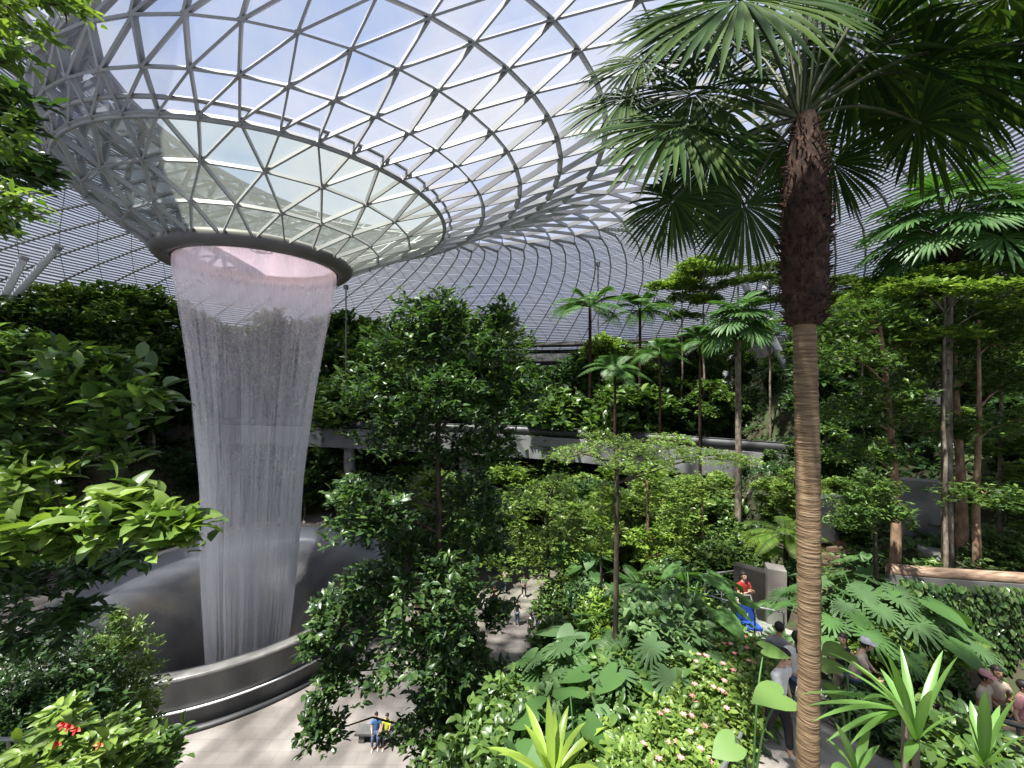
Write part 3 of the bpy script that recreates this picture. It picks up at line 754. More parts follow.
# ------------------------------------------------------------------ the big fan palm at the right
PY = 4.6
heart = at(800, 118, PY)
foot = np.array([heart[0] + .055, PY, 10.2])
palm = empty('fan_palm', foot, label='tall foreground fan palm at right with a shaggy brown crown shaft', cat='palm')
rel = lambda p: np.asarray(p, float) - foot
t = MB()
zz = np.linspace(-.2, heart[2] - foot[2] - .3, 150)
rr = .115 + .005 * np.cos(zz * 1.3) + .004 * np.sign(np.sin(zz * 60)) + .02 * np.exp(-zz / .5)
tube(t, np.stack([.05 * np.sin(zz * .5), 0 * zz, zz], -1), rr, 20)
t.build('trunk', noise_mat('palm_bark', [(.09, .056, .03), (.18, .118, .066), (.27, .19, .115)], 5, (1, 1, 9), .85, .6), palm)
sh = MB()
z0 = at(805, 325, PY)[2] - foot[2]; z1 = at(800, 128, PY)[2] - foot[2]
zz = np.linspace(z0, z1 + .15, 16)
tube(sh, np.stack([0 * zz, 0 * zz, zz], -1), np.interp(zz, [z0, z0 + .3, (z0 + z1) / 2, z1 - .3, z1 + .15], [.16, .22, .23, .19, .1]), 20)
for q in range(1300):
    a = rng.uniform(0, 6.28); z = rng.uniform(z0, z1); r = np.interp(z, [z0, z0 + .3, (z0 + z1) / 2, z1 - .3, z1], [.15, .2, .21, .17, .1])
    o = np.array([math.cos(a), math.sin(a), 0]); b_ = o * r + np.array([0, 0, z]); l = rng.uniform(.05, .12)
    tube(sh, [b_, b_ + o * l * .55 + np.array([rng.normal(0, .03), rng.normal(0, .03), l * rng.uniform(-.2, .9)])], [.014, .003], 4, cap=False)
sh.build('crownshaft', M['fibre'], palm)
def pxdir(dx, dy, dz=0.0): return np.array([dx, dz, -dy], float)
# hub pixel, metres nearer/farther than the trunk, pointing direction in the picture, blade length
FR = [((716, 42), -.5, (-1, .45), -.15, 1.3, 1), ((668, 142), -.3, (-1, .35), -.2, 1.0, 1), ((640, 66), .5, (-1, .2), .1, .8, 1),
      ((676, 196), .1, (-.7, 1), .2, .62, 1), ((738, 128), .6, (-.3, 1), .5, .78, 1), ((757, 196), .25, (-.1, 1), .1, .66, 1), ((690, 100), -.1, (-.8, .8), 0, .95, 1),
      ((720, 0), .4, (-.7, -.5), .2, 1.0, 1), ((770, -10), .7, (-.2, -1), .4, 1.0, 1), ((742, 70), .9, (-.5, .6), .9, .8, 1), ((660, 20), .6, (-1, -.1), .3, .8, 1),
      ((882, 32), .3, (.6, .8), .4, 1.05, 0), ((925, 66), .1, (.75, .75), .1, 1.1, 0), ((985, 12), -.2, (1, .4), -.1, 1.3, 0), ((996, 62), -.25, (1, .45), -.2, 1.2, 0),
      ((918, 122), 0, (.7, .8), 0, .9, 0), ((868, 140), .5, (.4, 1), .5, .6, 0), ((840, -8), .5, (.3, -1), .3, 1.1, 0), ((1010, 40), .6, (1, .7), .4, 1.1, 0),
      ((838, 104), .8, (.5, 1), .7, .6, 0), ((800, -30), -.2, (.1, -1), -.4, 1.0, 0), ((850, 20), -.6, (.7, .3), -.5, .8, 0),       ((950, 30), .6, (.8, .5), .5, .8, 0)]
specs = []
for (px, py), dy, (dx, dpy), dz, L, face in FR:
    hub = at(px, py, PY) + np.array([0, dy, 0]); d = nrm(pxdir(dx, dpy, dz))
    out = nrm(hub - heart); up = np.array([-.1, -.72, .6]) if face else nrm(np.array([0, -.3 if dpy > .3 else -.1, 1.0]) + out * .25)
    specs.append((rel(hub), d, up, L))
palm_fronds(palm, rel(heart), specs, 1.08, M['palm_leaf'], pet_r=.016, nseg=62, droop=.3)
for q in range(9):                                       # young upright spears
    b = MB(); a = q * .7; p = rel(heart) + np.array([0, 0, -.3])
    e = p + np.array([.22 * math.cos(a) * (q / 9 + .3), .22 * math.sin(a), 1.3 + .2 * rng.random()])
    tube(b, [p, (p + e) / 2 + np.array([.03, 0, 0]), e], [.022, .018, .008], 6); b.build('petiole', M['petiole'], palm)

# ------------------------------------------------------------------ trees built one by one
def hero_tree(name, label, cat, Y, trunk_px, clumps, leaf, mats, r0, tmpl=T_SMALL, dens=1.0, k=7, flat=False, depth=1.0, foot_z=None, r1=.3, droop=0., zmin=-.55, wid=None, fill=.5, group=None):
    """trunk_px: pixels from foot to top; clumps: (px, py, rx_px, ry_px, dY)"""
    tp = np.array([at(x, y, Y) for x, y in trunk_px])
    fz = float(ground_z(tp[0, 0], tp[0, 1])) - .15 if foot_z is None else foot_z
    f0 = np.array([tp[0, 0], Y, fz])
    root = empty(name, f0, label=label, cat=cat, group=group)
    P = tp - f0
    if P[0, 2] > .3: P = np.vstack([[(0, 0, 0)], P])
    path = spline(P, 24)
    t = MB(); tube(t, path, np.linspace(r0, r0 * r1, 24), 10)
    f = MB()
    for cpx in clumps:
        px, py, rx, ry = cpx[:4]; dY = cpx[4] if len(cpx) > 4 else 0
        c = at(px, py, Y + dY) - f0; sx, sz = rx / F * Y, ry / F * Y
        n = int(dens * 105 * (sx * sz + sx * sx * .4) / (leaf * leaf) / k * .45) + 10
        clump(f, c, (sx, sx * depth, sz), n, leaf, tmpl, k, flat=flat, droop=droop, zmin=zmin, wid=wid, fill=fill)
        i = int(np.argmin(np.abs(path[:, 2] - (c[2] - sx * .5))))
        limb(t, path[i], c, max(r0 * .3, .012), .008)
        for q in range(4):
            e = c + rand_dirs(1)[0] * (sx, sx * depth, sz) * .75
            limb(t, c, e, max(r0 * .12, .008), .004, seg=5, n=4)
    t.build('trunk', mats[1], root); f.build('foliage', mats[0], root)
    return root

hero_tree('broadleaf_tree', 'tall dark broadleaf tree in the centre, right of the waterfall', 'tree', 10.0,
    [(444, 1000), (443, 768), (441, 600), (438, 450), (440, 300)],
    [(437, 318, 40, 30), (500, 322, 26, 24, .5), (410, 345, 42, 30), (470, 352, 55, 32, .4), (380, 395, 44, 34), (445, 400, 60, 40, -.4), (512, 400, 38, 36, .3), (405, 440, 44, 30), (480, 450, 50, 30, .3),
     (372, 512, 46, 34, -.5), (352, 492, 20, 14, -.5), (470, 510, 46, 42, .6), (410, 545, 30, 22), (372, 590, 36, 30, -.3), (440, 590, 52, 42, -.6), (340, 622, 34, 30, -.5), (490, 548, 26, 20, .8),
     (434, 650, 50, 40, -.6), (342, 676, 30, 26, -.6), (498, 612, 22, 20, .3), (470, 690, 50, 44, -.4), (440, 725, 40, 34, -.5), (475, 758, 46, 30, -.4), (320, 730, 22, 26, -.8), (310, 650, 14, 12, -.5)],
    .17, (M['leaf_tall'], M['bark_dark']), .13, dens=.75, k=8, tmpl=T_LANCE, wid=1.35, fill=.35)
hero_tree('slender_tree', 'slender dark-stemmed tree with a flat feathery crown, standing in the middle', 'tree', 8.0,
    [(611, 860), (613, 768), (616, 600), (617, 480), (617, 445)],
    [(618, 446, 36, 10), (580, 452, 26, 9, .3), (660, 450, 34, 10, .2), (705, 456, 38, 10, .4), (735, 460, 26, 7, .5), (640, 462, 40, 8, -.5), (600, 436, 22, 8, .5), (560, 458, 16, 6, -.3), (670, 440, 26, 7, -.3)],
    .055, (M['leaf_bright'], M['bark_dark']), .075, tmpl=T_LITTLE, dens=.28, k=8, flat=True, depth=1.1, r1=.4)
hero_tree('layered_tree', 'light green tree with layered flat branches beside the plaza crowd', 'tree', 19.0,
    [(549, 640), (548, 560), (547, 500)],
    [(545, 496, 44, 10), (520, 505, 34, 9, .5), (575, 508, 30, 9, -.5), (510, 545, 40, 14, .4), (560, 540, 34, 14, -.4), (535, 558, 46, 12), (490, 555, 20, 10), (585, 530, 22, 10), (560, 480, 22, 8, 1)],
    .16, (M['leaf_bright'], M['bark_dark']), .14, tmpl=T_LITTLE, dens=.3, k=8, flat=True)
hero_tree('young_tree', 'upright yellow-green young tree behind the slender stem', 'tree', 13.0,
    [(601, 640), (601, 560), (602, 490)], [(604, 496, 18, 14), (600, 520, 18, 14), (615, 505, 14, 14), (608, 545, 15, 12), (612, 470, 14, 10)],
    .16, (M['leaf_yellow'], M['bark_grey']), .05, dens=.5, flat=True)
hero_tree('pale_trunk_tree', 'tree with a straight pale trunk and light leaves, left of two behind the bed', 'tree', 19.0,
    [(650, 610), (648, 540), (647, 470)], [(650, 472, 22, 12), (662, 500, 20, 18), (672, 530, 22, 16), (640, 540, 14, 14), (665, 552, 22, 12)],
    .2, (M['leaf_yellow'], M['bark_tan']), .16, dens=.5, flat=True)
hero_tree('pale_trunk_tree', 'tree with a thin pale trunk and yellow-green leaves, left of the seated path visitors', 'tree', 16.0,
    [(704, 620), (703, 560), (702, 478)], [(690, 490, 22, 20), (715, 486, 18, 14), (684, 520, 22, 18), (690, 550, 24, 14), (722, 555, 16, 12)],
    .17, (M['leaf_bright'], M['bark_tan']), .1, dens=.5, flat=True)
hero_tree('leaning_tree', 'dark-crowned tree with a tan trunk rising beside the big monstera leaves', 'tree', 11.5,
    [(893, 590), (896, 540), (894, 470), (886, 380), (878, 310)],
    [(872, 322, 44, 24), (905, 345, 34, 24, .6), (850, 360, 36, 24, -.3), (885, 400, 38, 26), (855, 415, 34, 24, .5), (915, 415, 26, 22), (840, 330, 26, 20, .8), (870, 452, 34, 20, .3)],
    .17, (M['leaf_mid'], M['bark_tan']), .15, dens=.6)
hero_tree('dark_stem_tree', 'small dark-stemmed tree left of the tan trunk above the monstera', 'tree', 10.5,
    [(876, 585), (875, 530), (873, 490)], [(868, 505, 30, 18), (890, 515, 22, 16, .3), (850, 520, 20, 16), (872, 485, 24, 16)],
    .13, (M['leaf_mid'], M['bark_dark']), .07, dens=.7)
hero_tree('tan_trunk_tree', 'tree with a thick tan trunk behind the ivy wall at far right', 'tree', 12.0,
    [(962, 530), (961, 480), (956, 400), (952, 300)],
    [(935, 330, 34, 24), (975, 325, 34, 22, .5), (930, 380, 30, 24), (985, 372, 34, 26), (940, 430, 24, 18)],
    .17, (M['leaf_mid'], M['bark_tan']), .17, dens=.6)
hero_tree('tan_trunk_tree', 'tree with a slimmer reddish trunk, rightmost trunk behind the ivy wall', 'tree', 11.2,
    [(977, 560), (976, 500), (979, 420), (978, 320)],
    [(990, 345, 34, 22), (1015, 330, 30, 24), (1010, 385, 30, 26, .3), (1000, 425, 34, 18, -.2), (985, 495, 40, 12, -.5), (1015, 500, 26, 16, -.4)],
    .15, (M['leaf_mid'], M['bark_tan']), .12, dens=.6, flat=True)

# leafy branches reaching in from the left
hero_tree('overhanging_tree', 'bright leafy branches reaching in at the top left corner', 'tree', 3.6,
    [(-190, 900), (-180, 500), (-150, 200), (-110, 60)],
    [(8, 10, 34, 20), (62, 4, 34, 14, .2), (0, 60, 32, 22), (12, 205, 28, 22, -.2), (-40, 120, 60, 60), (-40, 20, 50, 40), (0, 225, 16, 10)],
    .13, (M['leaf_bright'], M['bark_dark']), .12, tmpl=T_LANCE, dens=.24, droop=.35, zmin=-.8)
hero_tree('overhanging_tree', 'dark round-leaved branches hanging at the left edge below the top corner', 'tree', 4.2,
    [(-230, 900), (-200, 500), (-120, 260), (-60, 170)],
    [(10, 95, 28, 12), (14, 122, 22, 9), (22, 168, 26, 18), (0, 150, 30, 30, .2), (-30, 200, 40, 50), (40, 176, 12, 10)],
    .15, (M['leaf_dark'], M['bark_dark']), .1, tmpl=T_OVAL, dens=.3)
hero_tree('leafy_tree', 'broad-leaved tree filling the left edge behind the reaching branch', 'tree', 4.6,
    [(-120, 900), (-110, 600), (-90, 400)],
    [(20, 360, 55, 32), (85, 372, 46, 26, -.2), (40, 410, 60, 34), (125, 398, 30, 18, -.3), (154, 398, 12, 8, -.3), (60, 455, 52, 28), (110, 440, 26, 20, -.2), (-30, 420, 60, 90), (10, 490, 40, 24, .3)],
    .21, (M['leaf_mid'], M['bark_dark']), .12, tmpl=T_OVAL, dens=.62, zmin=-.7, wid=.85)
hero_tree('reaching_branch_tree', 'sunlit bright-leaved branch reaching right toward the waterfall', 'tree', 3.8,
    [(-90, 900), (-80, 640), (-40, 552), (40, 550), (75, 540)],
    [(60, 525, 46, 20), (120, 520, 30, 18, -.2), (160, 522, 18, 12, -.3), (183, 525, 10, 7, -.3), (130, 500, 14, 14, -.2), (25, 515, 36, 22), (40, 478, 30, 12, .2), (20, 545, 34, 14), (85, 545, 24, 12)],
    .19, (M['leaf_bright'], M['bark_dark']), .05, tmpl=T_OVAL, dens=.62, r1=.25, wid=.85)
hero_tree('dark_leaf_tree', 'dark drooping-leaved tree below the reaching branch at left', 'tree', 5.2,
    [(-70, 1000), (-60, 700), (-20, 600)],
    [(30, 590, 46, 26), (90, 575, 26, 26), (20, 640, 50, 30), (75, 615, 30, 20), (125, 560, 18, 10), (0, 560, 30, 30)],
    .19, (M['leaf_dark'], M['bark_dark']), .1, tmpl=T_LANCE, dens=.55, droop=.35)
hero_tree('cone_shrub', 'cone-shaped small-leaved shrub in front of the basin wall', 'shrub', 8.0,
    [(112, 860), (114, 768), (116, 612)],
    [(116, 618, 9, 14), (116, 645, 26, 20), (112, 672, 36, 24), (122, 700, 34, 26), (108, 728, 44, 28), (122, 752, 40, 26)],
    .1, (M['leaf_bright'], M['bark_dark']), .05, dens=.6)
hero_tree('mound_shrub', 'low dark fine-leaved shrub mound left of the cone-shaped shrub', 'shrub', 7.0,
    [(40, 860), (42, 768), (44, 690)],
    [(40, 665, 52, 20), (10, 690, 50, 30), (70, 690, 40, 26), (40, 720, 60, 26)],
    .085, (M['leaf_dark'], M['bark_dark']), .05, dens=.75)
# ------------------------------------------------------------------ paths, walls, stairs, railings on the slope
PATH = spline([(3.2, 3.2, 10.9), (4.0, 5.0, 10.5), (5.2, 6.6, 10.0), (6.8, 8.0, 9.15), (7.4, 9.6, 9.0), (7.3, 11.5, 8.95), (8.3, 13.4, 8.3), (10.4, 15.0, 8.6)], 50)
PATH2 = spline([(6.9, 8.1, 9.1), (8.6, 8.2, 8.75), (10.4, 7.9, 8.6), (13.0, 7.4, 8.6)], 24)
PMAT = noise_mat('path_stone', [(.2, .18, .155), (.31, .28, .25), (.4, .37, .33)], 1.6, (1, 1, 1), .8, .1, 8)
b = MB(); strip_slab(b, PATH, 1.15, .5); strip_slab(b, PATH2 - np.array([0, 0, .03]), 1.0, .5)
tag(b.build('floor_path', PMAT, smooth=False), kind='structure')
def path_dist(x, y):
    P = np.vstack([PATH, PATH2])
    return np.sqrt(((np.stack([x, y], -1)[..., None, :] - P[:, :2])**2).sum(-1)).min(-1)

def wall_along(name, pts, top, bot, th, mat, kind='structure'):
    b = MB(); p = np.asarray(pts, float); P = np.c_[p, np.broadcast_to(top, len(p))]
    strip_slab(b, P, th / 2, 1.0)
    V = b.v[0].reshape(-1, 4, 3); V[:, 2:, 2] = np.broadcast_to(bot, len(p))[:, None]
    for vv, sl in ((b.v[1], V[0]), (b.v[2], V[-1])): vv[:] = sl
    o = b.build(name, mat, smooth=False); tag(o, kind=kind); return o
# retaining wall under the ivy and its timber coping
RW = np.array([(9.9, 10.5), (10.6, 10.35), (11.5, 10.2), (14, 9.8), (17.5, 9.2)])
wall_along('wall_right', RW, 11.05, 7.8, .3, M['concrete_dark'])
b = MB(); tube(b, spline(np.c_[RW, np.full(5, 11.13)], 20), .15, 12)
tag(b.build('timber_edge', M['timber']), 'weathered log laid along the top of the ivy wall at right', 'log')
# concrete retaining walls on the slope
wall_along('wall_terrace', [at(918, 0, 12.4)[:2], at(946, 0, 12.0)[:2]], 16 - 165/400*12.2, 9, .4, M['concrete'])
wall_along('wall_terrace_upper', [at(898, 0, 13.6)[:2], at(945, 0, 13.2)[:2]], 16 - 96/400*13.4, 10, .5, M['concrete'])
wall_along('wall_terrace_high', [at(890, 0, 27)[:2], at(950, 0, 25.5)[:2]], 16 + 16/400*27, 11.5, .5, M['concrete'])
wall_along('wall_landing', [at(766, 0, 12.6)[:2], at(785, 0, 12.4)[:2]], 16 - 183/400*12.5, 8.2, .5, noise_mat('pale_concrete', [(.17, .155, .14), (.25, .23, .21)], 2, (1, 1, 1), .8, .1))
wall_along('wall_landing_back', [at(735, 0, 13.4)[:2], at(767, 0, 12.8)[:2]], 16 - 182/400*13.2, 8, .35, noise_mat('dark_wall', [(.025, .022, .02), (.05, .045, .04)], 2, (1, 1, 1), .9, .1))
wall_along('wall_bed', [at(600, 0, 17.6)[:2], at(640, 0, 17.2)[:2], at(662, 0, 16.6)[:2]], 16 - 205/400*17.3, 4.2, .5, noise_mat('sandy_wall', [(.28, .25, .2), (.38, .34, .27), (.3, .3, .2)], 2, (1, 1, 1), .9, .2))
wall_along('wall_grey_cut', [at(812, 0, 15.2)[:2], at(838, 0, 15.6)[:2]], 16 - 112/400*15.4, 10, .4, M['concrete_dark'])
# stairs climbing to the right behind the palm
st = empty('staircase', at(838, 568, 14.5), rz=-.41, label='short flight of brown steps behind the big palm trunk', cat='stairs')
for q in range(7):
    b = MB(); box(b, (-.75, .34 * q, .19 * q - .06), (.75, .34 * q + .42, .19 * q + .1)); b.build('step', M['timber'], st, smooth=False)
b = MB()
V = [(-.7, 0, -.5), (.7, 0, -.5), (.7, 2.6, -.5), (-.7, 2.6, -.5), (-.7, 0, -.12), (.7, 0, -.12), (.7, 2.6, 1.25), (-.7, 2.6, 1.25)]
b.add(V, BOXF); b.build('stringer', M['dark_metal'], st, smooth=False)

GLASSR = bpy.data.materials.new('rail_glass'); GLASSR.use_nodes = True
nt = GLASSR.node_tree; nt.nodes.clear(); _o = nt.nodes.new('ShaderNodeOutputMaterial')
_t = N(nt, 'ShaderNodeBsdfTransparent'); _t.inputs[0].default_value = (.86, .93, .9, 1); _g = N(nt, 'ShaderNodeBsdfGlossy', Roughness=.03); _f = N(nt, 'ShaderNodeFresnel', IOR=1.45)
_m = N(nt, 'ShaderNodeMixShader'); nt.links.new(_f.outputs[0], _m.inputs[0]); nt.links.new(_t.outputs[0], _m.inputs[1]); nt.links.new(_g.outputs[0], _m.inputs[2]); nt.links.new(_m.outputs[0], _o.inputs[0])
def balustrade(label, pts, h, npost, glass=True, mat=None, mesh_fill=None, group=None):
    P = np.asarray(pts, float); o = P[0].copy()
    r = empty('railing', o, label=label, cat='railing', group=group); P = P - o
    mat = mat or M['handrail']
    b = MB(); tube(b, P + np.array([0, 0, h]), .028, 8); b.build('handrail', mat, r)
    u = np.linspace(0, len(P) - 1, npost); pp = np.stack([np.interp(u, np.arange(len(P)), P[:, k_]) for k_ in range(3)], -1)
    for p in pp:
        b = MB(); tube(b, [p + np.array([0, 0, -.15]), p + np.array([0, 0, h])], .02, 8); b.build('post', mat, r)
    if glass:
        for p, q in zip(pp[:-1], pp[1:]):
            b = MB(); strip_slab(b, np.array([p, q]) + np.array([0, 0, h - .06]), .006, h - .1); b.build('glass_panel', GLASSR, r, smooth=False)
    if mesh_fill:
        b = MB()
        for f_ in np.linspace(.08, .95, mesh_fill): tube(b, P + np.array([0, 0, h * f_]), .006, 4)
        b.build('wire', mat, r)
balustrade('low glass railing with a grey top rail along the path at the bottom', spline([(2.4, 4.75, 10.6), (3.2, 5.7, 10.2), (4.3, 7.05, 9.75)], 8), .68, 5)
balustrade('glass balustrade in front of the person in red on the landing', [at(700, 625, 10.3), at(727, 633, 10.2), at(784, 646, 9.8)], .82, 5)
balustrade('thin metal railing on the far side of the landing', [at(688, 600, 13.4), at(738, 594, 13.6)], .8, 4, glass=False, mesh_fill=3)
balustrade('brown wire fence with dark posts at the bottom right', [at(925, 752, 6.2), at(960, 760, 6.0), at(1060, 790, 5.6)], .75, 6, glass=False, mat=M['dark_metal'], mesh_fill=9)
balustrade('white-topped metal railing at the bottom left corner', [at(-20, 790, 5.0), at(36, 786, 5.2)], .62, 3, glass=False, mesh_fill=2)
wall_along('wall_brown', [at(930, 0, 6.7)[:2], at(1080, 0, 6.2)[:2]], 16 - 335/400*6.5, 8, .15, M['timber'])
for (px, y0, Y, lab) in ((346, 285, 48, 'thin dark pole right of the waterfall'), (598, 262, 50, 'thin pole rising behind the feather palms'), (738, 232, 44, 'dark thin pole left of the big palm trunk')):
    p = at(px, y0, Y); r = empty('lamp_post', (p[0], p[1], float(ground_z(p[0], p[1])) - .2), label=lab, cat='lamp post')
    L = p[2] - r.location.z; b = MB(); tube(b, [(0, 0, 0), (0, 0, L)], [.14, .09], 8); b.build('pole', M['steel_dark'], r)
    b = MB(); box(b, (-.25, -.15, L - .5), (.25, .15, L)); b.build('lamp_head', M['steel_dark'], r, smooth=False)
# blue folding pushchair behind the glass
pc = empty('pushchair', at(747, 640, 10.6), label='blue folding pushchair parked behind the glass balustrade', cat='pushchair')
b = MB(); box(b, (-.3, -.2, .35), (.3, .2, .42)); box(b, (-.3, .14, .4), (.3, .22, .85)); b.build('seat', plain('blue_cloth', (.02, .06, .35), .8), pc, smooth=False)
b = MB()
for s in (-1, 1): tube(b, [(s * .3, .35, 1.0), (s * .3, 0, .4), (s * .3, -.3, .1)], .016, 6); tube(b, [(s * .3, -.2, .45), (s * .3, .3, .1)], .016, 6)
tube(b, [(-.3, .35, 1.0), (.3, .35, 1.0)], .018, 6); b.build('frame', M['handrail'], pc)
for sx in (-.3, .3):
    for sy in (-.3, .3):
        b = MB(); tube(b, [(sx - .025, sy, .1), (sx + .025, sy, .1)], .1, 14); b.build('wheel', M['dark_metal'], pc)
# ------------------------------------------------------------------ people
SKIN = noise_mat('skin', [(.5, .3, .21), (.58, .37, .27)], 6, (1, 1, 1), .55, 0)
SKIN2 = noise_mat('skin_tan', [(.36, .2, .13), (.43, .25, .17)], 6, (1, 1, 1), .55, 0)
LIP = plain('lip', (.4, .12, .1), .5); EYE = plain('eye', (.02, .015, .012), .2)
HAIR = noise_mat('hair', [(.012, .009, .008), (.03, .022, .018)], 30, (1, 1, .2), .5, .2)
CLOTH = {n: noise_mat('cloth_' + n, [tuple(.82 * c for c in col), col], 9, (1, 1, 1), .9, .1) for n, col in
         dict(white=(.75, .74, .72), black=(.025, .025, .028), red=(.4, .05, .04), blue=(.06, .16, .36), yellow=(.5, .55, .06), grey=(.28, .29, .3), beige=(.52, .44, .34), pink=(.6, .3, .3), denim=(.07, .1, .17)).items()}

def skin_mesh(chains, voxel=None, extra=None, smooth=1):
    """chains: list of [(x, y, z, r), ...]; chains sharing a first point grow from it. Returns one evaluated mesh"""
    V = []; E = []; Rd = []; key = {}
    for ch in chains:
        prev = None
        for x, y, z, r in ch:
            k_ = (round(x, 4), round(y, 4), round(z, 4))
            if k_ not in key: key[k_] = len(V); V.append((x, y, z)); Rd.append(r)
            i = key[k_]
            if prev is not None: E.append((prev, i))
            prev = i
    me = bpy.data.meshes.new('tmp'); me.from_pydata(V, E, [])
    o = bpy.data.objects.new('tmp', me); COL.objects.link(o)
    md = o.modifiers.new('s', 'SKIN'); md.use_smooth_shade = True; md.branch_smoothing = .4
    for i, sv in enumerate(me.skin_vertices[0].data):
        sv.radius = (Rd[i], Rd[i]) if not hasattr(Rd[i], '__len__') else Rd[i]; sv.use_root = (i == 0)
    ss = o.modifiers.new('b', 'SUBSURF'); ss.levels = smooth; ss.render_levels = smooth
    dg = bpy.context.evaluated_depsgraph_get(); dg.update()
    ev = bpy.data.meshes.new_from_object(o.evaluated_get(dg))
    bpy.data.objects.remove(o); bpy.data.meshes.remove(me)
    if extra is not None or voxel:
        mb = MB(); n = len(ev.vertices); co = np.empty(n * 3, np.float32); ev.vertices.foreach_get('co', co)
        ev.calc_loop_triangles(); tri = np.empty(len(ev.loop_triangles) * 3, np.int32); ev.loop_triangles.foreach_get('vertices', tri)
        mb.add(co.reshape(-1, 3), tri.reshape(-1, 3))
        for v, f in (extra or []): mb.add(v, f)
        me2 = mb.mesh('tmp', [])
        if voxel:
            o = bpy.data.objects.new('tmp', me2); COL.objects.link(o)
            rm = o.modifiers.new('r', 'REMESH'); rm.mode = 'VOXEL'; rm.voxel_size = voxel; rm.use_smooth_shade = True
            dg = bpy.context.evaluated_depsgraph_get(); dg.update()
            me3 = bpy.data.meshes.new_from_object(o.evaluated_get(dg)); bpy.data.objects.remove(o); bpy.data.meshes.remove(me2); me2 = me3
        bpy.data.meshes.remove(ev); ev = me2
    return ev

def ball(c, r, seg=14, rings_=9):
    r = np.broadcast_to(np.asarray(r, float), (3,)); mb = MB()
    ph = np.linspace(-np.pi / 2, np.pi / 2, rings_)
    th = np.arange(seg) / seg * 2 * np.pi
    V = np.stack([np.cos(ph)[:, None] * np.cos(th), np.cos(ph)[:, None] * np.sin(th), np.repeat(np.sin(ph)[:, None], seg, 1)], -1) * r + np.asarray(c)
    i = np.arange(rings_ - 1)[:, None] * seg; j = np.arange(seg)[None]; k = (j + 1) % seg
    a, b_, c_, d_ = i + j, i + k, i + seg + k, i + seg + j
    T = np.concatenate([np.stack([a + 0*k, b_, c_ + 0*a], -1).reshape(-1, 3), np.stack([a + 0*k, c_ + 0*a, d_ + 0*a], -1).reshape(-1, 3)])
    return V.reshape(-1, 3), T

